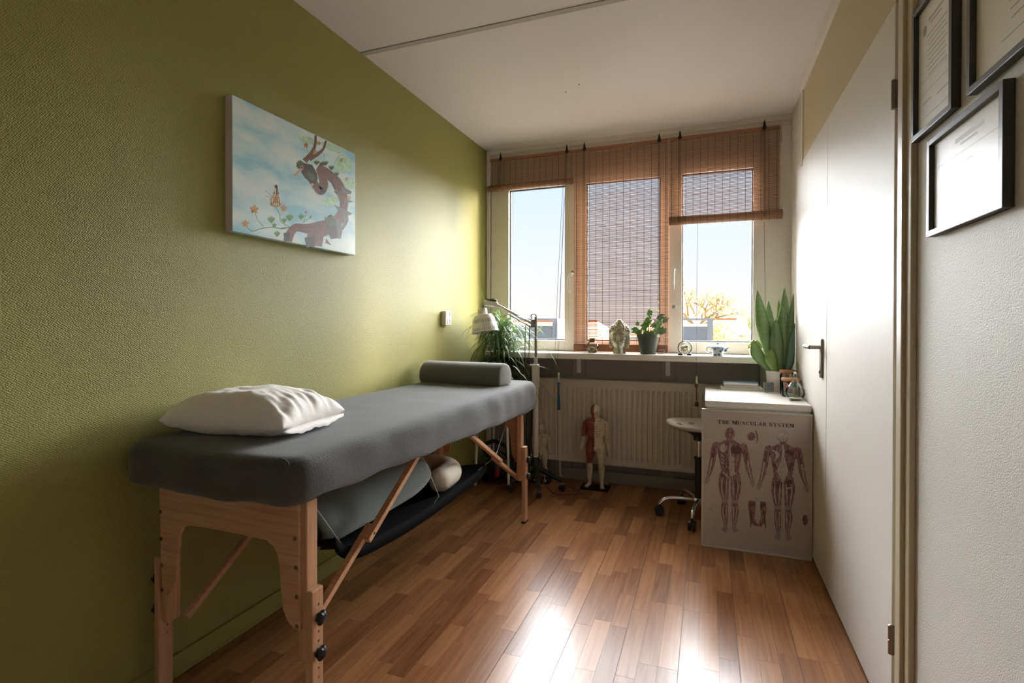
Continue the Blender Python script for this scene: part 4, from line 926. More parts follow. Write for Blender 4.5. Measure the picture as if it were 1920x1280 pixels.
for i in range(7):
    a = rl.uniform(0, 6.28); q_ = crown + Vector((.05 * math.cos(a), .05 * math.sin(a), 0)); e = crown + Vector((.10 * math.cos(a), .08 * math.sin(a), rl.uniform(.3, .46)))
    M().tube(spline([q_, (q_ + e) / 2 + Vector((.02, 0, 0)), e], 4), [.006] * 8 + [.003], 7).build('stem', mat('plant_stem', S(128, 132, 80), 0.6), pt, smooth=True)
for (u, v), (u2, v2) in (((985, 690), (1032, 700)), ((990, 700), (1034, 752)), ((985, 700), (1016, 770)), ((915, 590), (897, 533)), ((1010, 640), (1040, 690)), ((1000, 640), (1022, 610))):
    a, b = AY(u, v, 3.6), AY(u2, v2, 3.55); mb = M(); strap(mb, a, (b - a) + Vector((0, 0, 0.10)), (b - a).length * 1.05, 0.008, 0.8); mb.build('leaf', LEAFG, pt, smooth=True, fix=False)

# ---------------------------------------------------------------- vacuum cleaner under the stool
vc = thing('vacuum_cleaner', 'black canister vacuum cleaner with red panel under the white stool', 'vacuum cleaner', (0.225, 3.66, 0))
b = M().ball((0.22, 3.65, 0.135), 0.10, 18, 12, (0.95, 1.25, 1.1)); b.ball((0.22, 3.73, 0.12), 0.10, 16, 10, (0.95, 1.0, 1.0))
remesh(b, 'body', mat('vacuum_black', S(30, 30, 27), 0.3), vc, 0.008, 3)
M().ball((0.243, 3.558, 0.125), 0.05, 14, 10, (0.6, 0.5, 1.25)).build('red_panel', mat('vacuum_red', S(120, 30, 28), 0.35), vc, smooth=True)
M().ball((0.305, 3.585, 0.15), 0.022, 12, 8, (.6, .6, 1.1)).build('yellow_button', mat('vacuum_yellow', S(150, 150, 30), 0.4), vc, smooth=True)
for s in (-1, 1): M().tube([(0.22 + s * 0.085, 3.64, 0.06), (0.22 + s * 0.105, 3.64, 0.06)], 0.06, 20).build('wheel', BLACKP, vc, auto=40)
M().tube(spline([(0.16, 3.60, 0.20), (0.13, 3.575, 0.28), (0.22, 3.565, 0.33), (0.31, 3.58, 0.29), (0.30, 3.62, 0.20)], 8), 0.014, 10).build('hose', RUBBER, vc, smooth=True)
M().tube(spline([(0.17, 3.585, 0.22), (0.24, 3.56, 0.255), (0.30, 3.59, 0.20)], 6), 0.010, 10).build('carry_handle', mat('vacuum_green', S(58, 60, 34), 0.5), vc, smooth=True)

# ---------------------------------------------------------------- heat lamp on a castor stand
LX, LY = 0.531, 3.60
lp = thing('heat_lamp', 'white heat lamp on a castor stand in the window corner', 'lamp', (LX, LY, 0))
LW = mat('lamp_enamel', S(206, 202, 192), 0.35); LG = mat('lamp_grey', S(128, 124, 116), 0.4, 0.3)
M().lathe([(0.0, 0.115), (0.032, 0.115), (0.032, 0.20), (0.024, 0.235), (0.0, 0.235)], (LX, LY, 0), 16).build('base_socket', BLACKP, lp, auto=40)
for i in range(5):
    a = math.radians(222 + 72 * i); u = Vector((math.cos(a), math.sin(a), 0)); c = Vector((LX, LY, 0)); e = c + u * 0.195
    lg = M().tube([c + u * 0.02 + Vector((0, 0, .155)), c + u * .12 + Vector((0, 0, .105)), e + Vector((0, 0, .075))], [0.022, .019, .014], 8).build('base_leg', BLACKP, lp, auto=40)
    w = u.cross(Vector((0, 0, 1))); cs = M()
    for s in (-1, 1): cs.tube([e + w * (0.005 * s) + Vector((0, 0, .025)), e + w * (0.017 * s) + Vector((0, 0, .025))], .025, 16)
    cs.tube([e + w * -.017 + Vector((0, 0, .025)), e + w * .017 + Vector((0, 0, .025))], .009, 8); cs.build('castor', BLACKP, lg, auto=40)['kind'] = 'stuff'
    M().cbox(e + Vector((0, 0, 0.052)), (0.03, 0.03, 0.012)).build('castor_cap', CHROME, lg, bevel=0.003)
M().tube([(LX, LY, 0.23), (LX, LY, 0.80)], 0.020, 16).build('lower_tube', LW, lp, auto=40)
M().box(LX - .024, LX + .024, LY - .022, LY + .022, 0.735, 0.905).build('clamp_block', LW, lp, bevel=0.006)
M().tube([(LX - .05, LY - .01, 0.895), (LX + .03, LY - .01, 0.895)], 0.008, 10).build('clamp_knob', LW, lp)
M().tube([(LX, LY, 0.90), (LX, LY, 0.955)], 0.014, 14).build('collar', LW, lp, auto=40)
M().tube([(LX, LY, 0.95), (LX, LY, 1.245)], 0.010, 14).build('upper_tube', LG, lp, auto=40)
pv = AY(1000, 602, LY); pe = AY(925, 568, LY - 0.10)
M().cbox((pv.x, LY, pv.z - 0.015), (0.03, 0.035, 0.06)).build('elbow_joint', LG, lp, bevel=0.006)
M().tube([(pv.x, LY, pv.z - 0.02), pe], 0.011, 12).build('spring_arm', LW, lp, smooth=True)
M().tube([(pv.x - .012, LY, pv.z - 0.045), pe + (Vector((pv.x, LY, pv.z)) - pe) * 0.35 + Vector((0, 0, -0.03))], 0.006, 10).build('arm_rod', LW, lp, smooth=True)
M().tube(arc((pv.x + 0.002, LY, pv.z + 0.035), 0.019, -60, 240, 14, 'XZ'), 0.0042, 8).build('hook', LG, lp, smooth=True)
hb = pe + Vector((-0.02, 0, 0.0))
M().bar(pe + Vector((0.03, 0.01, -0.012)), hb + Vector((-0.05, -0.01, 0.004)), 0.03, 0.04).build('head_arm', LW, lp, bevel=0.01)
M().cap(hb + Vector((-.02, 0, .02)), hb + Vector((0.04, 0, .018)), 0.012, 0.008).build('tension_knob', BLACKP, lp, smooth=True)
hc = AY(907, 600, LY - 0.11); ax = Vector((0.18, -0.05, -1.0)).normalized(); R = Vector((0, 0, -1)).rotation_difference(ax).to_matrix()
hd_ = M().lathe([(0.0, 0.085), (0.030, 0.085), (0.034, 0.078), (0.034, 0.042), (0.030, 0.036)], (0, 0, 0), 20)
for i in range(len(hd_.v)): hd_.v[i] = R @ hd_.v[i] + hc
hd_.build('lamp_neck', LW, lp, auto=40)
hs = M().lathe([(0.030, 0.045), (0.066, 0.036), (0.080, 0.012), (0.095, -0.06), (0.100, -0.092), (0.095, -0.092), (0.078, 0.0), (0.055, 0.028), (0.0, 0.034)], (0, 0, 0), 32)
for i in range(len(hs.v)): hs.v[i] = R @ (hs.v[i] * 0.98) + hc
sh = hs.build('lamp_shade', LW, lp, auto=40)
slots = M()
for ring, (rr, z0_, z1_) in enumerate(((0.0945, -0.060, -0.080), (0.0815, 0.002, -0.022))):
    for i in range(36):
        a = 2 * math.pi * i / 36; v = Vector((math.cos(a), math.sin(a), 0))
        slots.bar(R @ (v * rr * (0.995 if ring else 1.0) + Vector((0, 0, z0_))) * 1.0 + hc, R @ (v * (rr + 0.004) + Vector((0, 0, z1_))) + hc, 0.0042, 0.034, R @ v)
cut(sh, slots); sh.data.shade_smooth(); sh.data.set_sharp_from_angle(angle=math.radians(40))
M().tube([hc + Vector((-.005, 0, .07)), hc + Vector((-.006, 0, .105)), hb + Vector((-.03, 0, .03)), hb + Vector((0.03, 0, 0.03))], 0.0025, 6).build('flex', RUBBER, lp, smooth=True)
for dx, y_ in ((-0.018, LY - 0.028), (-0.052, LY - 0.02)):
    M().tube(spline([(pv.x + dx, y_, pv.z - 0.03), (pv.x + dx - .004, y_, 0.95), (LX + dx, y_ - .004, 0.7), (LX + dx * 1.2, y_ - .01, 0.4), (LX + dx * 0.6, y_ - .012, 0.26)], 6), 0.0035, 6).build('power_cable', RUBBER, lp, smooth=True)
fc = M().tube(spline([(LX + .02, LY - .03, .13), (LX + .14, LY - .06, .012), (LX + .26, LY - 0.04, .006), (LX + .33, LY + .03, .006), (LX + .20, LY + .14, .006), (LX + .1, LY + .2, .01)], 8), 0.0045, 8).build('floor_cable', mat('red_brown_cable', S(92, 44, 30), 0.5), lp, smooth=True)
# ---------------------------------------------------------------- canvas painting
CXF = 0.035
cpt = lambda u, v: AX(410 + u / 3.764, 160 + v / 3.764, CXF)
TLc, TRc, BRc, BLc = cpt(105, 70), cpt(970, 485), cpt(960, 1195), cpt(90, 1030)
ya, yb, za, zb_ = (TLc.y + BLc.y) / 2, (TRc.y + BRc.y) / 2, (BLc.z + BRc.z) / 2, (TLc.z + TRc.z) / 2
ct = thing('canvas_painting', 'stretched canvas painting of a root dragon and butterfly on the green wall', 'painting', (0.0, (ya + yb) / 2, za))
def sky_paint():
    m = bpy.data.materials.new('painted_sky'); m.use_nodes = True; nt = m.node_tree; b = nt.nodes['Principled BSDF']; b.inputs['Roughness'].default_value = 0.35
    tc = nt.nodes.new('ShaderNodeTexCoord'); mp = nt.nodes.new('ShaderNodeMapping'); mp.inputs['Scale'].default_value = (1, 2.2, 5.0); mp.inputs['Rotation'].default_value = (math.radians(12), 0, 0)
    nt.links.new(tc.outputs['Object'], mp.inputs[0]); nz = nt.nodes.new('ShaderNodeTexNoise'); nz.inputs['Scale'].default_value = 2.0; nz.inputs['Detail'].default_value = 3; nt.links.new(mp.outputs[0], nz.inputs['Vector'])
    cr = nt.nodes.new('ShaderNodeValToRGB'); el = cr.color_ramp.elements; el[0].position = 0.36; el[0].color = S(160, 212, 224); el[1].position = 0.60; el[1].color = S(226, 240, 238); n2 = el.new(0.47); n2.color = S(200, 230, 234)
    nt.links.new(nz.outputs['Fac'], cr.inputs[0]); nt.links.new(cr.outputs[0], b.inputs['Base Color']); MATS['painted_sky'] = m; return m
cvs = M().box(0.002, CXF, ya, yb, za, zb_).build('canvas', sky_paint(), ct, bevel=0.0015, seg=1)
M().box(0.0, CXF - 0.001, ya - 0.0012, ya - 0.0001, za, zb_).build('canvas_edge', mat('canvas_edge', S(216, 204, 190), 0.7), ct)
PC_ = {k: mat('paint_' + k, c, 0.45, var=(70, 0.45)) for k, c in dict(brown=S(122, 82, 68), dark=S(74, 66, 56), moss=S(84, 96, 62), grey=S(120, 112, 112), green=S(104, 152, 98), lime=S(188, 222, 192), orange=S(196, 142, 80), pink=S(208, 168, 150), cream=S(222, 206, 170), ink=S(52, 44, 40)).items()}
def cf(l=0.0): return Flat(lambda u, v: cpt(u, v) + Vector((l, 0, 0)), (1, 0, 0))
f = cf(); f.blob((640, 390), 80, 24, 16, jag=.1); f.blob((800, 440), 90, 22, 24, jag=.1); f.blob((880, 560), 60, 60, 30, jag=.12); f.blob((790, 815), 60, 32, -12, jag=.15); f.blob((920, 690), 50, 40, 40, jag=.1); f.done('green_haze', PC_['lime'], cvs)
f = cf(.0001); f.smooth([(684, 352), (680, 420), (655, 478), (606, 535)], [16, 19, 28, 40]); f.smooth([(757, 390), (738, 448), (695, 487), (640, 520)], [14, 18, 26, 34])
f.smooth([(700, 575), (770, 625), (838, 690), (878, 780), (882, 860), (850, 935), (790, 990), (705, 1015), (610, 1010), (540, 1005), (495, 1060)], [50, 66, 66, 60, 58, 70, 100, 110, 64, 56, 62])
f.smooth([(706, 590), (728, 640), (742, 700), (720, 745), (672, 690), (620, 620)], [40, 52, 62, 60, 50, 40]); f.smooth([(690, 1020), (680, 1080), (672, 1130)], [110, 116, 112]); f.smooth([(500, 1050), (486, 1098)], [64, 62], 3); f.done('dragon_body', PC_['brown'], cvs)
f = cf(.0002); f.poly([(545, 570), (575, 526), (604, 548), (660, 560), (694, 622), (698, 660), (676, 716), (640, 682), (604, 646), (578, 604)]); f.smooth([(720, 740), (745, 760)], [50, 34], 3); f.smooth([(480, 1040), (482, 1100)], [44, 40], 3); f.smooth([(640, 1070), (650, 1140)], [70, 60], 3); f.smooth([(770, 920), (800, 990), (820, 1080)], [50, 80, 60]); f.done('dragon_head_and_shading', PC_['dark'], cvs)  # dark head, plus the picture's own shading painted on body and feet
f = cf(.0003); f.blob((572, 556), 24, 26, jag=.15); f.blob((650, 640), 40, 22, 40, jag=.2); [f.smooth([(x_, y_ + 14), (x_ + dx_ * .5, y_), (x_ + dx_, y_ - 22 + abs(dx_) * .4)], [7, 9, 1.5]) for (x_, y_) in ((690, 545), (730, 556), (752, 550), (795, 582), (830, 628)) for dx_ in (-22, -12, 0, 12, 22)]; f.blob((790, 960), 40, 34, 30, jag=.2); f.done('moss_tufts', PC_['moss'], cvs)
f = cf(.0003)
for t_ in ([(862, 705), (940, 750), (930, 768), (872, 765)], [(808, 745), (866, 752), (862, 770), (826, 764)], [(880, 790), (952, 822), (890, 830)], [(812, 842), (880, 870), (944, 905), (918, 918), (850, 890)], [(760, 1080), (796, 1130), (750, 1112)], [(880, 980), (900, 930), (866, 960)]): f.poly(t_)
f.smooth([(800, 930), (850, 990), (850, 1080)], [30, 40, 24]); f.smooth([(880, 880), (900, 950), (870, 1020)], [34, 30, 14]); f.done('spines', PC_['grey'], cvs)
f = cf(.0003)
for k in range(9): f.smooth([(770 + k * 8, 640 + k * 16), (800 + k * 8, 690 + k * 18), (830 + k * 6, 740 + k * 18)], [1.5, 4, 1.5])
f.smooth([(540, 1005), (620, 1000), (700, 990)], [2, 5, 2]); f.smooth([(545, 1022), (620, 1030), (690, 1030)], [2, 5, 2]); f.smooth([(730, 980), (760, 1010), (740, 1060)], [3, 7, 2]); f.blob((587, 580), 7, 9); f.done('bark_lines', PC_['dark'], cvs)
f = cf(.0003); f.smooth([(526, 640), (545, 628), (566, 606), (582, 590)], [10, 14, 18, 22]); f.blob((588, 580), 10, 14); f.blob((765, 935), 10, 16); f.blob((660, 700), 12, 10); f.done('horn', PC_['pink'], cvs)
f = cf(.0001); f.smooth([(200, 1000), (235, 1028), (300, 1010), (380, 1000), (440, 1012), (505, 1000)], [5, 6, 6, 6, 7, 6]); f.smooth([(258, 900), (275, 950), (320, 995)], 4); f.smooth([(405, 862), (430, 910), (440, 960), (500, 1000)], 5); f.smooth([(430, 1010), (480, 1000)], 5); f.smooth([(590, 970), (640, 935), (655, 920)], 4); f.smooth([(600, 965), (615, 915)], 4); f.smooth([(632, 470), (620, 440)], 3); f.smooth([(748, 520), (740, 480)], 3); f.smooth([(805, 575), (850, 500), (885, 492)], 3)
for (x, y, s_) in ((372, 945, 1.0), (412, 1045, .9), (500, 930, 1.0), (462, 950, .8), (582, 925, .8), (392, 985, .7)):
    for a in range(-2, 3): f.smooth([(x, y + 26 * s_), (x + a * 9 * s_, y), (x + a * 12 * s_, y - 28 * s_ + abs(a) * 8)], [5 * s_, 11 * s_, 1.5])
f.done('leaves', PC_['green'], cvs)
f = cf(.0002)
for (x, y, s_) in ((188, 975, 24), (252, 875, 28), (458, 868, 22), (615, 422, 18), (708, 408, 13), (680, 468, 14), (866, 528, 13), (902, 660, 11), (918, 795, 14), (615, 895, 9), (648, 930, 9)):
    for a in range(5): f.blob((x + s_ * .45 * math.cos(a * 1.257 - 1.5), y + s_ * .5 * math.sin(a * 1.257 - 1.5)), s_ * .62, s_ * .34, math.degrees(a * 1.257 - 1.5))
f.poly([(400, 700), (418, 730), (428, 800), (442, 830), (436, 850), (400, 862), (364, 846), (362, 800), (384, 780)]); f.done('flowers_and_wings', PC_['orange'], cvs)
f = cf(.0003); f.blob((404, 745), 12, 34, -4); f.blob((402, 778), 10, 12); f.blob((376, 812), 12, 18, 20); f.blob((430, 815), 8, 18, -20); f.blob((400, 838), 26, 9); f.done('wing_spots', PC_['cream'], cvs)
f = cf(.0004); f.smooth([(404, 700), (410, 740), (402, 800)], [6, 9, 4]); f.blob((405, 715), 11, 12); f.blob((390, 760), 4, 8); f.blob((420, 762), 4, 9)
for k in range(5): f.smooth([(372 + k * 14, 800), (368 + k * 15, 845)], [3, 4], 3)
f.smooth([(372, 782), (330, 740)], 2, 3); f.smooth([(366, 790), (326, 780)], 2, 3); f.done('butterfly_marks', PC_['ink'], cvs)

# ---------------------------------------------------------------- framed certificates on the right wall
FRD = mat('dark_frame', S(62, 60, 60), 0.35, var=(20, 0.1)); CPA = mat('certificate_paper', S(246, 245, 240), 0.6); CPB = mat('certificate_cream', S(236, 230, 208), 0.6); CTX = mat('certificate_text', S(172, 172, 166), 0.6); SEAL = mat('certificate_seal', S(140, 146, 128), 0.5)
def cert(y0, y1, z0, z1, w, pm, label, lines, name='framed_certificate'):
    t = thing(name, label, 'picture frame', (2.2065, (y0 + y1) / 2, z0), 'framed certificates on the right wall')
    f = M()
    for a in ((y0, y0 + w, z0, z1), (y1 - w, y1, z0, z1), (y0 + w, y1 - w, z0, z0 + w), (y0 + w, y1 - w, z1 - w, z1)): f.box(2.197, 2.2159, *a)
    f.build('frame', FRD, t, bevel=0.0008, seg=1)
    sh_ = M().box(2.209, 2.2158, y0 + w, y1 - w, z0 + w, z1 - w).build('certificate', pm, t)
    M().box(2.2050, 2.2062, y0 + w, y1 - w, z0 + w, z1 - w).build('glazing', PICG, t)
    tx = M()
    for (u0, u1, v, h) in lines:   # faint unreadable lines; u runs from the far edge to the near edge
        ya_, yb_2 = y1 - w - (y1 - y0 - 2 * w) * u1, y1 - w - (y1 - y0 - 2 * w) * u0; zc = z0 + w + (z1 - z0 - 2 * w) * v
        tx.box(2.2087, 2.2090, ya_, yb_2, zc - h / 2, zc + h / 2)
    tx.build('faint_text', CTX, sh_)['kind'] = 'stuff'
    return t, sh_
ta, sa = cert(1.436, 1.680, 1.678, 2.018, 0.014, CPA, 'upright certificate in a dark frame beside the cupboard door post', [(.3, .72, .86, .006), (.36, .66, .82, .004)] + [(.25 + .03 * (i % 3), .8 - .05 * (i % 2), .74 - i * .04, .0025) for i in range(9)] + [(.1, .92, .40, .0012), (.1, .92, .30, .0012), (.15, .4, .22, .003), (.55, .85, .2, .003), (.15, .9, .10, .0012)])
M().ball((2.2088, 1.625, 1.945), 0.013, 16, 6, (0.05, 1, 1)).build('seal', SEAL, sa)
cert(1.217, 1.573, 1.411, 1.647, 0.014, CPA, 'landscape certificate in a dark frame hanging lowest on the right wall', [(.34, .74, .86, .010), (.42, .66, .80, .005), (.06, .95, .71, .0014)] + [(.12, .6, .6 - i * .06, .002) for i in range(3)])
cC = AX(1811, 181, 2.197)
cert(cC.y - 0.36, cC.y, cC.z, cC.z + 0.28, 0.014, CPB, 'cream certificate in a dark frame above the landscape certificate', [(.35 + .01 * i, .8, .62 - i * .07, .003) for i in range(6)] + [(.3, .9, .16, .002)])

# ---------------------------------------------------------------- things on the window sill
SZ = 0.985
t = thing('glass_flask', 'small round glass flask with cork on the window sill beside the silver head', 'flask', (0.905, 3.78, SZ))
M().lathe([(0.0, 0.002), (0.028, 0.002), (0.042, 0.022), (0.046, 0.042), (0.040, 0.062), (0.024, 0.076), (0.020, 0.082), (0.022, 0.086)], (0.905, 3.78, SZ), 24).build('flask', CLEAR, t, smooth=True)
M().lathe([(0.0, 0.078), (0.018, 0.078), (0.022, 0.108), (0.0, 0.108)], (0.905, 3.78, SZ), 16).build('cork', mat('cork', S(122, 86, 60), 0.8), t, auto=40)
M().ball((0.905, 3.78, SZ + 0.024), 0.028, 14, 8, (1, 1, .7)).build('dried_filling', mat('dried_herbs', S(120, 108, 70), 0.9, var=(90, 0.6), bump=(90, 0.8, 0.005)), t, smooth=True)
# silver head
BX, BY = 1.103, 3.765
t = thing('buddha_head', 'silver buddha head ornament with curled hair on the window sill', 'ornament', (BX, BY, SZ))
SILV = mat('antique_silver', S(190, 186, 166), 0.30, 1.0)
b = M(); P = lambda x, y, z: Vector((BX + x, BY + y, SZ + z))
b.lathe([(0.0, 0.0), (0.046, 0.0), (0.042, 0.02), (0.040, 0.06), (0.0, 0.07)], (BX, BY + .006, SZ), 20)
b.ball(P(0, 0, .125), .062, 20, 14, (1.06, 1.0, 1.15)); b.ball(P(0, -.006, .088), .050, 18, 12, (1.12, 1.0, 1.0)); b.ball(P(0, -.034, .056), .020, 12, 8); b.ball(P(0, 0.01, .165), .060, 18, 12, (1.05, 1.05, .85)); b.ball(P(0, .006, .214), .026, 14, 10, (1.1, 1.1, 1.0))
b.cap(P(0, -.060, .128), P(0, -.070, .102), .006, .009); b.ball(P(-.008, -.064, .098), .006, 8, 6); b.ball(P(.008, -.064, .098), .006, 8, 6)
for s in (-1, 1):
    b.tube(spline([P(.008 * s, -.060, .140), P(.026 * s, -.060, .147), P(.046 * s, -.046, .138)], 5), .0045, 8); b.ball(P(.025 * s, -.053, .127), .011, 12, 8, (1.35, .8, .6)); b.ball(P(.030 * s, -.040, .100), .022, 12, 8)
    b.tube(spline([P(.058 * s, .004, .150), P(.066 * s, .002, .115), P(.062 * s, -.002, .070), P(.058 * s, -.002, .040)], 5), [.010] * 6 + [.009] * 5 + [.011] * 5, 8)
b.tube(spline([P(-.020, -.056, .079), P(0, -.064, .082), P(.020, -.056, .079)], 5), .0045, 8); b.tube(spline([P(-.016, -.056, .073), P(0, -.063, .070), P(.016, -.056, .073)], 5), .0045, 8)
remesh(b, 'head', SILV, t, 0.0026, 2)
cu = M()
for i in range(9):
    th = math.radians(4 + i * 11.5); n_ = max(1, int(20 * math.sin(th) + 0.5))
    for j in range(n_):
        a = 2 * math.pi * (j + .5 * (i % 2)) / n_; v = Vector((math.sin(th) * math.cos(a), math.sin(th) * math.sin(a), math.cos(th))); p = P(v.x * .070, .010 + v.y * .066, .152 + v.z * .062)
        if v.y < -0.2 and p.z < SZ + .168: continue
        cu.ball(p, .0075, 8, 6)
for i in range(3):
    for j in range(7): a = 2 * math.pi * j / 7 + i; cu.ball(P(.029 * math.cos(a) * (1 - .3 * i), .006 + .029 * math.sin(a) * (1 - .3 * i), .213 + .011 * i), .007, 8, 6)
cu.build('hair_curls', SILV, t, smooth=True)['kind'] = 'stuff'
# ivy in a dark pot
GX, GY = 1.303, 3.765
t = thing('potted_ivy', 'small leafy plant in a dark green pot on the window sill', 'plant', (GX, GY, SZ))
M().lathe([(0.0, 0.0), (0.052, 0.0), (0.074, 0.118), (0.079, 0.120), (0.079, 0.142), (0.073, 0.142), (0.070, 0.12), (0.0, 0.118)], (GX, GY, SZ), 28).build('pot', mat('dark_green_pot', S(66, 74, 66), 0.5), t, auto=40)
M().lathe([(0.0, 0.0), (0.071, 0.0), (0.071, 0.004), (0, 0.006)], (GX, GY, SZ + .118), 20).build('soil', mat('soil', S(52, 42, 32), 0.95), t)
M().tube(spline([(GX + .06, GY + .0, SZ + .006), (GX + .10, GY, SZ + .008), (GX + .108, GY, SZ + .03), (GX + .066, GY, SZ + .026)], 5), 0.003, 8).build('wire_loop', LG, t, smooth=True)
IVY = mat('ivy_leaf', S(64, 96, 42), 0.4, var=(14, 0.3), translucent=0.3); IVYB = mat('ivy_leaf_dark', S(66, 84, 62), 0.35, var=(14, 0.3), translucent=0.25)
def palm_leaf(c, s, nrm, tipdir, m, parent, lobes=5, name='leaf'):
    c = Vector(c); nrm = Vector(nrm).normalized(); t_ = Vector(tipdir); t_ = (t_ - nrm * t_.dot(nrm)).normalized(); w_ = nrm.cross(t_); mb = M(); n_ = 30; vs = [c]
    for i in range(n_):
        a = 2 * math.pi * i / n_; lob = 0.78 + 0.22 * abs(math.cos(a * lobes / 2)); notch = 0.45 if abs(a - math.pi) < 0.25 else 1.0
        r_ = s * lob * notch * (1 + 0.2 * math.cos(a)); vs.append(c + t_ * (r_ * math.cos(a)) + w_ * (r_ * .9 * math.sin(a)) - nrm * (0.16 * r_ * r_ / s))
    mb.add(vs, [(0, i + 1, (i + 1) % n_ + 1) for i in range(n_)]); return mb.build(name, m, parent, smooth=True, fix=False)
ri = random.Random(5)
for (u, v, s) in ((1190, 619, 8.5), (1206, 612, 9), (1216, 600, 9), (1218, 588, 7), (1240, 593, 8), (1248, 598, 7), (1232, 617, 9), (1224, 610, 7), (1243, 618, 8), (1200, 622, 6), (1212, 622, 7), (1195, 606, 4), (1236, 604, 6), (1222, 626, 6)):
    p = AY(u, v, GY - 0.03 + ri.uniform(-.03, .04)); nn = Vector((ri.uniform(-.6, .6), -1, ri.uniform(-.1, .9)))
    palm_leaf(p, s / 254, nn, (ri.uniform(-.6, .6), 0, ri.uniform(-1, .6)), IVYB if u > 1238 else IVY, t)
    M().tube(spline([Vector((GX + (p.x - GX) * .25, GY, SZ + .118)), Vector((GX + (p.x - GX) * .6, (GY + p.y) / 2, SZ + .12 + (p.z - SZ - .12) * .7)), p], 4), 0.0018, 5).build('stem', MATS['plant_stem'], t, smooth=True)
# shell disc in a black stand
t = thing('glass_disc_ornament', 'round glass ornament with shells on a small black stand', 'ornament', (1.549, 3.73, SZ))
M().lathe([(0.0, -0.006), (0.041, -0.006), (0.041, 0.006), (0.0, 0.006)], (1.549, 3.73, SZ + .050), 28, 'Y').build('glass_disc', CLEAR, t, auto=40)
M().tube(arc((1.549, 3.73, SZ + .050), 0.044, 0, 360, 32, 'XZ'), 0.0035, 8).build('rim', mat('bronze_rim', S(70, 62, 50), 0.4, .5), t, smooth=True)
for dx, dz, s in ((-.014, .006, .015), (.010, .010, .017), (-.002, -.014, .014), (.018, -.008, .010), (-.02, -.012, .009)): M().ball((1.549 + dx, 3.729, SZ + .048 + dz), s, 12, 8, (1, .3, .8)).build('shell', mat('shell', S(206, 192, 160), 0.5, var=(60, .3)), t, smooth=True)
for s in (-1, 1): M().box(1.549 + s * .028 - .015, 1.549 + s * .028 + .015, 3.712, 3.748, SZ, SZ + .013).build('stand_block', BLACKP, t, bevel=0.002)
# blue and white teapot
TPX, TPY = 1.757, 3.73
def delft():
    m = bpy.data.materials.new('blue_white_glaze'); m.use_nodes = True; nt = m.node_tree; b = nt.nodes['Principled BSDF']; b.inputs['Roughness'].default_value = 0.15
    tc = nt.nodes.new('ShaderNodeTexCoord'); vo = nt.nodes.new('ShaderNodeTexVoronoi'); vo.inputs['Scale'].default_value = 42; nt.links.new(tc.outputs['Object'], vo.inputs['Vector'])
    cr = nt.nodes.new('ShaderNodeValToRGB'); el = cr.color_ramp.elements; el[0].position = .25; el[0].color = S(52, 68, 108); el[1].position = .46; el[1].color = S(176, 188, 190); nt.links.new(vo.outputs['Distance'], cr.inputs[0]); nt.links.new(cr.outputs[0], b.inputs['Base Color']); MATS['blue_white_glaze'] = m; return m
DEL = delft(); t = thing('teapot', 'small blue and white porcelain pot with lid on the window sill', 'teapot', (TPX, TPY, SZ))
M().lathe([(0.0, 0.0), (0.030, 0.0), (0.032, 0.006), (0.041, 0.030), (0.045, 0.048), (0.044, 0.056), (0.0, 0.056)], (TPX, TPY, SZ), 28).build('body', DEL, t, auto=50)
ld = M().lathe([(0.0, 0.056), (0.050, 0.056), (0.051, 0.059), (0.040, 0.066), (0.016, 0.074), (0.009, 0.078), (0.010, 0.084), (0.0, 0.086)], (TPX, TPY, SZ), 28).build('lid', mat('pale_glaze', S(196, 206, 208), 0.15), t, smooth=True)
M().ball((TPX, TPY, SZ + .082), 0.010, 12, 8, (1, 1, .7)).build('knob', mat('blue_glaze', S(52, 82, 120), 0.2), ld, smooth=True)
M().tube(spline([(TPX - .040, TPY, SZ + .018), (TPX - .066, TPY, SZ + .030), (TPX - .066, TPY, SZ + .052), (TPX - .038, TPY, SZ + .064)], 5), 0.0055, 10).build('handle', MATS['pale_glaze'], t, smooth=True)
M().tube(spline([(TPX + .036, TPY, SZ + .028), (TPX + .054, TPY, SZ + .044), (TPX + .066, TPY, SZ + .056)], 4), [.011] * 4 + [.008] * 4 + [.006], 10).build('spout', DEL, t, smooth=True)
# little succulent at the end of the sill
t = thing('succulent', 'small yellow-green succulent behind the snake plant', 'plant', (1.985, 3.78, SZ))
M().lathe([(0.0, 0.0), (0.030, 0.0), (0.038, 0.055), (0.035, 0.057), (0, 0.05)], (1.985, 3.78, SZ), 18).build('pot', mat('pale_pot', S(196, 188, 172), 0.5), t, auto=40)
SUC = mat('succulent_leaf', S(168, 182, 92), 0.5, var=(30, .3), translucent=.3)
for i in range(26):
    a = i * 2.4; r_ = .006 + .026 * (i / 26) ** .6; up_ = .10 - .045 * (i / 26)
    M().ball((1.985 + r_ * math.cos(a) * 1.3, 3.78 + r_ * math.sin(a), SZ + up_), .013, 8, 6, (.8, .8, .6)).build('leaf', SUC, t, smooth=True)

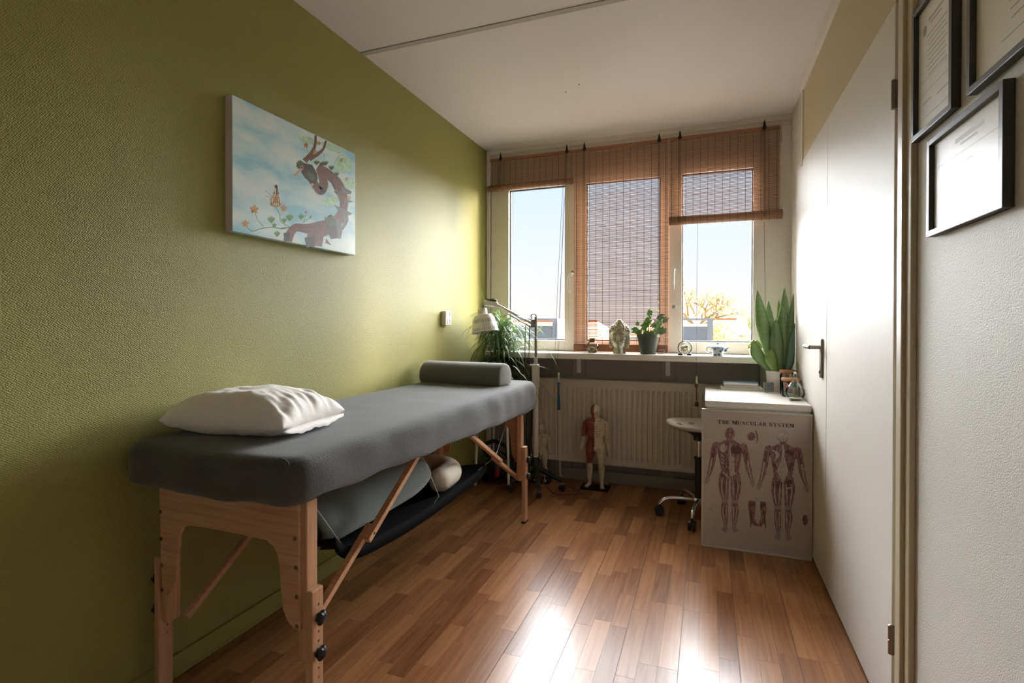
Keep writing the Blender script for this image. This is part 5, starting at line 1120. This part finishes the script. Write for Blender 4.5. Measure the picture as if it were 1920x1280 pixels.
# ---------------------------------------------------------------- things on the desk
DZ = 0.782
def book(x0, x1, y0, y1, z0, h, cm, label):
    t = thing('book', label, 'book', ((x0 + x1) / 2, (y0 + y1) / 2, z0), 'books stacked on the desk')
    M().box(x0 + .004, x1 - .004, y0 + .004, y1 - .001, z0 + .002, z0 + h - .002).build('pages', mat('book_pages', S(226, 220, 206), 0.8), t)
    c = M().box(x0, x1, y0, y1, z0, z0 + .002); c.box(x0, x1, y0, y1, z0 + h - .002, z0 + h); c.box(x0, x1, y1 - .002, y1, z0 + .002, z0 + h - .002)
    c.build('cover', cm, t)
book(1.772, 2.012, 3.545, 3.712, DZ, .017, mat('book_white', S(216, 212, 202), .5), 'wide white book at the bottom of the stack on the desk')
book(1.790, 1.996, 3.555, 3.705, DZ + .017, .014, mat('book_cream', S(196, 188, 170), .5), 'cream book in the middle of the stack on the desk')
book(1.786, 1.990, 3.550, 3.706, DZ + .031, .018, mat('book_blue', S(96, 112, 128), .5), 'blue-grey covered book on top of the stack on the desk')
KX, KY = 2.040, 3.515
t = thing('desk_clock', 'small silver square alarm clock on the white desk', 'clock', (KX, KY, DZ))
R = Matrix.Rotation(math.radians(-14), 3, 'X') @ Matrix.Rotation(math.radians(-12), 3, 'Z'); sv = mat('clock_silver', S(150, 152, 154), 0.3, .6)
o_ = M().cbox((KX, KY, DZ + .032), (.056, .022, .060), R).build('case', sv, t, bevel=0.005)
M().cbox(Vector((KX, KY, DZ + .033)) + R @ Vector((0, -.0115, 0)), (.044, .002, .046), R).build('dial', mat('clock_dial', S(120, 126, 130), .4), t, bevel=.002)
for a, L in ((100, .012), (40, .017)): M().bar(Vector((KX, KY, DZ + .034)) + R @ Vector((0, -.0135, 0)), Vector((KX, KY, DZ + .034)) + R @ Vector((L * math.cos(math.radians(a)), -.0135, L * math.sin(math.radians(a)))), .002, .002).build('clock_hand', BLACKP, t)
# snake plant
QX, QY = 2.105, 3.61
t = thing('snake_plant', 'tall snake plant in a white pot on the desk by the window', 'plant', (QX, QY, DZ))
M().lathe([(0.0, 0.0), (0.062, 0.0), (0.070, 0.118), (0.072, 0.126), (0.067, 0.126), (0.064, 0.112), (0.0, 0.110)], (QX, QY, DZ), 28).build('pot', mat('white_ceramic', S(226, 218, 204), 0.35), t, auto=40)
M().lathe([(0.0, 0.0), (0.064, 0.0), (0.0, 0.004)], (QX, QY, DZ + .111), 20).build('soil', MATS['soil'], t)
def blade_mat(name, c1, c2, edge):
    m = bpy.data.materials.new(name); m.use_nodes = True; nt = m.node_tree; b = nt.nodes['Principled BSDF']; b.inputs['Roughness'].default_value = 0.32
    ge = nt.nodes.new('ShaderNodeNewGeometry'); mp = nt.nodes.new('ShaderNodeMapping'); mp.inputs['Scale'].default_value = (14, 14, 60); nt.links.new(ge.outputs['Position'], mp.inputs[0])
    nz = nt.nodes.new('ShaderNodeTexNoise'); nz.inputs['Scale'].default_value = 1.0; nz.inputs['Detail'].default_value = 4; nt.links.new(mp.outputs[0], nz.inputs['Vector'])
    mx = nt.nodes.new('ShaderNodeMix'); mx.data_type = 'RGBA'; mx.inputs[6].default_value = c1; mx.inputs[7].default_value = c2; nt.links.new(nz.outputs['Fac'], mx.inputs[0]); nt.links.new(mx.outputs[2], b.inputs['Base Color'])
    tr = nt.nodes.new('ShaderNodeBsdfTranslucent'); tr.inputs[0].default_value = edge; ms = nt.nodes.new('ShaderNodeMixShader'); ms.inputs[0].default_value = .2
    nt.links.new(b.outputs[0], ms.inputs[1]); nt.links.new(tr.outputs[0], ms.inputs[2]); nt.links.new(ms.outputs[0], nt.nodes['Material Output'].inputs[0]); MATS[name] = m; return m
BL1 = blade_mat('snake_leaf', S(80, 108, 66), S(130, 152, 104), S(140, 160, 100)); BL2 = blade_mat('snake_leaf_young', S(106, 134, 64), S(142, 166, 90), S(160, 176, 96)); BL3 = blade_mat('snake_leaf_blue', S(70, 104, 76), S(130, 158, 140), S(140, 180, 120))
def blade(bpx, tip, w, Y, tY, m, bow=(0, 0), tw=0.0):
    a = AY(*bpx, Y); a.z = DZ + .108; b = AY(*tip, tY); dx = max(-0.045, min(0.045, a.x - QX)); a.x = QX + dx
    mid = (a + b) / 2 + Vector((bow[0], 0, bow[1])); sp = spline([a, mid, b], 9); n_ = len(sp) - 1; rows_ = []
    for i, p in enumerate(sp):
        k_ = i / n_; wd = w * (0.30 + 0.80 * math.sin(math.pi * min(1, k_ * 0.70 + 0.06)) ** 1.3) * (1 if k_ < .55 else max(0.0, 1 - ((k_ - .55) / .45) ** 1.5)) * .86 + .0006
        an = tw * (k_ - .2); s_ = Vector((math.cos(an), math.sin(an), 0)); r_ = []
        for j in range(-3, 4):
            u_ = j / 3; q_ = p + s_ * (wd / 2 * u_) + Vector((0, -1, 0)) * (wd * 0.22 * (u_ * u_ - .4)) * -1; q_.x = min(q_.x, 2.189); q_.y = min(q_.y, 3.80); r_.append(q_)
        rows_.append(r_)
    o_ = M().grid(rows_).build('leaf', m, t, smooth=True, fix=False); md_ = o_.modifiers.new('t', 'SOLIDIFY'); md_.thickness = .003; return o_
blade((1455, 690), (1420, 543), .085, 3.61, 3.56, BL1, (-.012, .0), .2); blade((1466, 690), (1471, 538), .075, 3.63, 3.64, BL1, (.006, 0)); blade((1474, 690), (1488, 550), .068, 3.60, 3.60, BL1, (.012, 0), .5)
blade((1462, 690), (1455, 597), .080, 3.57, 3.555, BL1, (-.004, 0)); blade((1450, 690), (1413, 636), .085, 3.58, 3.54, BL1, (-.025, -.005), .3); blade((1456, 690), (1447, 654), .085, 3.56, 3.54, BL2, (-.016, .0), .2)
blade((1476, 690), (1491, 606), .062, 3.58, 3.57, BL3, (.010, -.005), -.5); blade((1460, 690), (1441, 564), .075, 3.62, 3.60, BL1, (-.016, 0)); blade((1468, 690), (1466, 572), .095, 3.60, 3.60, BL1, (.004, 0)); blade((1470, 690), (1460, 562), .06, 3.64, 3.66, BL2, (.0, 0)); blade((1472, 690), (1480, 585), .07, 3.64, 3.64, BL1, (.008, 0))
# two storage jars
LIDW = wood_mat('lid_wood', S(196, 142, 92), S(160, 104, 62), 'X', .5)
def jar(x, y, h, r_, label, cols):
    t = thing('glass_jar', label, 'jar', (x, y, DZ), 'glass jars on the desk')
    M().lathe([(0.0, 0.001), (r_ - .004, 0.001), (r_, .006), (r_, h - .016), (r_ - .004, h - .008), (r_ - .004, h)], (x, y, DZ), 28).build('glass', CLEAR, t, auto=50)
    l = M().lathe([(0.0, h - .006), (r_ - .006, h - .006), (r_ - .006, h), (r_ + .002, h + .001), (r_ + .002, h + .012), (r_ - .002, h + .015), (0, h + .015)], (x, y, DZ), 28).build('lid', LIDW, t, auto=40)
    rj = random.Random(int(h * 1000))
    for i, c in enumerate(cols):
        a = i * 2.1; M().cbox((x + (r_ * .42) * math.cos(a), y + r_ * .42 * math.sin(a), DZ + .012 + .016 * (i // 2) + .010), (r_ * .8, r_ * .25, .030), Matrix.Rotation(a + 1, 3, 'Z')).build('sachet', mat('sachet_%d' % i, c, .6), t, bevel=.004)
SCOL = (S(214, 190, 190), S(110, 170, 140), S(150, 100, 120), S(220, 214, 206), S(190, 110, 90), S(200, 180, 190), S(120, 160, 130), S(170, 70, 60))
jar(2.142, 3.475, .128, .046, 'taller glass jar with wooden lid beside the snake plant pot', SCOL)
jar(2.140, 3.365, .092, .048, 'lower glass jar with wooden lid behind the glass drop', SCOL[2:] + SCOL[:1])
GXX, GYY = 2.140, 3.205
t = thing('glass_terrarium', 'drop-shaped glass terrarium with a small air plant on the desk', 'terrarium', (GXX, GYY, DZ))
M().lathe([(0.0, 0.002), (0.024, 0.002), (0.042, 0.016), (0.050, 0.036), (0.046, 0.058), (0.030, 0.082), (0.014, 0.106), (0.0085, 0.128), (0.007, 0.146)], (GXX, GYY, DZ), 30).build('glass_drop', CLEAR, t, smooth=True)
M().ball((GXX, GYY, DZ + .148), .007, 12, 8, (1, 1, 1.2)).build('glass_tip', mat('white_glass', S(236, 236, 234), .1), t, smooth=True)
M().lathe([(0.0, .004), (.022, .004), (.036, .014), (.0, .018)], (GXX, GYY, DZ), 18).build('gravel', mat('pale_gravel', S(206, 200, 186), .9, var=(120, .3)), t)
ra = random.Random(2)
for i in range(26):
    a = ra.uniform(0, 6.28); mb = M(); d0 = Vector((math.cos(a), math.sin(a), ra.uniform(.3, 1.6))); strap(mb, (GXX, GYY, DZ + .016), d0, ra.uniform(.026, .036), .005, ra.uniform(.5, 1.6), 5)
    mb.build('air_plant_leaf', mat('air_plant', S(150, 160, 96), .6), t, smooth=True, fix=False)

# ---------------------------------------------------------------- outside the windows
def dormer(x0, x1, y0, y1, zt_, label):
    t = thing('roof_screen', label, 'screen', ((x0 + x1) / 2, (y0 + y1) / 2, -0.6))
    GR = mat('grey_coated_metal', S(112, 118, 128), .5); DG = mat('grey_mesh', S(104, 110, 120), .7, var=(14, .2))
    for x in (x0, x1 - .08): M().box(x, x + .08, y0, y0 + .08, -.6, zt_).build('post', GR, t)
    M().box(x0 - .02, x1, y0 - .01, y1, zt_, zt_ + .03).build('cap', GR, t); M().box(x0 + .08, x1 - .08, y0, y0 + .06, zt_ - .09, zt_ - .05).build('light_rail', mat('pale_rail', S(206, 200, 190), .5), t)
    M().box(x0 + .08, x1 - .08, y0 + .03, y0 + .05, -.6, zt_ - .09).build('mesh_panel', DG, t); M().box(x1 - .03, x1, y0 + .08, y1, -.6, zt_).build('side_panel', DG, t)
dormer(-2.3, -0.528, 8.0, 8.8, 1.25, 'grey framed roof screen outside the left casement')
dormer(0.95, 1.771, 8.0, 8.8, 1.25, 'grey framed roof screen outside the right casement')
struct(M().box(-8, 9, 4.6, 12.5, -0.75, -0.6).build('ground_1', mat('roof_felt', S(120, 114, 108), .9, var=(6, .2))), 'flat felt roof outside')
struct(M().box(-120, 120, 12.5, 160, -5.2, -5.0).build('ground_2', mat('town_ground', S(120, 118, 84), .95, var=(.3, .4))), 'ground far below')
TILE = mat('orange_roof_tile', S(222, 166, 126), .8, var=(3, .25)); BRK = mat('house_wall', S(196, 182, 168), .9, var=(2, .1)); GUT = mat('gutter_white', S(214, 210, 206), .6)
def house(x0, x1, y0, y1, ze, zr, label, rows_=12, chim=None):
    t = thing('house', label, 'house', ((x0 + x1) / 2, (y0 + y1) / 2, -5.0)); ym = (y0 + y1) / 2
    M().box(x0 + .2, x1 - .2, y0 + .3, y1 - .3, -5, ze).build('house_walls', BRK, t)
    hip = (zr - ze) * .9; m_ = M()
    m_.add([(x0, y0, ze), (x1, y0, ze), (x1, y1, ze), (x0, y1, ze), (x0 + hip, ym, zr), (x1 - hip, ym, zr)], [(0, 1, 5, 4), (1, 2, 5), (2, 3, 4, 5), (3, 0, 4), (3, 2, 1, 0)]); rf = m_.build('roof', TILE, t)
    for i in range(rows_):
        k_ = (i + .5) / rows_; M().box(x0 + hip * k_, x1 - hip * k_, y0 + (ym - y0) * k_ - .05, y0 + (ym - y0) * k_ + .04, ze + (zr - ze) * k_ - .03, ze + (zr - ze) * k_ + .02).build('tile_course', TILE, rf)
    M().tube([(x0 + hip, ym, zr), (x1 - hip, ym, zr)], .09, 8).build('ridge', mat('ridge_tile', S(150, 92, 66), .8), rf)
    M().box(x0 - .05, x1 + .05, y0 - .12, y0, ze - .16, ze + .02).build('gutter', GUT, t)
    for i in range(4):
        xx = x0 + (x1 - x0) * (i + .5) / 4; w_ = M().box(xx - .6, xx + .6, y0 + .25, y0 + .32, ze - 1.8, ze - .5).build('window', GUT, t); M().box(xx - .5, xx + .5, y0 + .22, y0 + .26, ze - 1.7, ze - .6).build('pane', mat('far_pane', S(60, 66, 74), .2), w_)
    if chim:
        for cx_2, cy_2 in chim: M().box(cx_2 - .2, cx_2 + .2, cy_2 - .2, cy_2 + .2, ze, zr + .25).build('chimney', GUT, t)
house(-9.5, -3.0, 24, 32, .40, 1.32, 'orange tiled house beyond the left casement')
house(-1.6, 3.75, 23.0, 31, .62, 1.42, 'orange tiled house with pale chimney beyond the right casement', chim=((3.05, 23.6), (0.1, 25)))
house(4.4, 12, 26, 34, .2, .75, 'low tiled house beyond the chimney')
AUT = mat('autumn_leaf', S(176, 148, 84), .7, var=(3, .4), translucent=.3); BARK = mat('bark', S(158, 132, 98), .9)
def tree(x, y, z0, zc, zt_, R_, label, nleaf, seed, lm):
    r_ = random.Random(seed); t = thing('tree', label, 'tree', (x, y, z0)); tr = M(); tr.tube([(x, y, z0), (x + .05, y, zc)], [.22, .13], 8); tips = []
    def grow(p, d, L, rad, lev):
        e = p + d * L; tr.tube([p, (p + e) / 2 + Vector((r_.uniform(-.08, .08), 0, r_.uniform(-.05, .08))) * L, e], [rad, rad * .8, rad * .6], 5)
        if lev == 0: tips.append(e); return
        for _ in range(3): grow(e if _ else p + d * L * .7, (d + Vector((r_.uniform(-.8, .8), r_.uniform(-.8, .8), r_.uniform(-.25, .5)))).normalized(), L * r_.uniform(.6, .8), rad * .58, lev - 1); 
        tips.append(e)
    for i in range(6): a = i * 1.05; grow(Vector((x + .05, y, zc)), Vector((math.cos(a) * .9, math.sin(a) * .9, r_.uniform(.5, 1.2))).normalized(), R_ * .42, .07, 3)
    tr.build('trunk_and_branches', BARK, t, smooth=True); lf = M()
    for i in range(nleaf):
        p = r_.choice(tips) + Vector((r_.gauss(0, .10), r_.gauss(0, .10), r_.gauss(0, .08))); u = Vector((r_.uniform(-1, 1), r_.uniform(-1, 1), r_.uniform(-1, 1))).normalized() * .05; w_ = u.orthogonal().normalized() * .035
        lf.add([p - u, p + w_, p + u, p - w_], [(0, 1, 2, 3)])
    lf.build('foliage', lm, t, fix=False)['kind'] = 'stuff'
tree(1.35, 17.5, -5, 1.0, 2.6, 1.55, 'half bare autumn tree outside the right casement', 420, 4, AUT)
def hedge(x, y, z0, rx, rz, label, lm, n_, seed):
    r_ = random.Random(seed); t = thing('bush', label, 'bush', (x, y, -5)); M().tube([(x, y, -5), (x, y, z0)], [.15, .08], 8).build('trunk', BARK, t); lf = M()
    for i in range(n_):
        a, b_, c_ = r_.gauss(0, .5), r_.gauss(0, .5), r_.gauss(0, .5); p = Vector((x + a * rx, y + b_ * rx * .7, z0 + c_ * rz)); u = Vector((r_.uniform(-1, 1), r_.uniform(-1, 1), r_.uniform(-1, 1))).normalized() * .07; w_ = u.orthogonal().normalized() * .05; lf.add([p - u, p + w_, p + u, p - w_], [(0, 1, 2, 3)])
    lf.build('foliage', lm, t, fix=False)['kind'] = 'stuff'
hedge(1.75, 20.5, .85, .75, .45, 'yellow autumn tree crown before the orange roof', AUT, 380, 8)
hedge(4.3, 36, 1.2, 1.3, .8, 'dark green tree behind the pale chimney', mat('far_green', S(110, 118, 60), .8, translucent=.2), 900, 9)
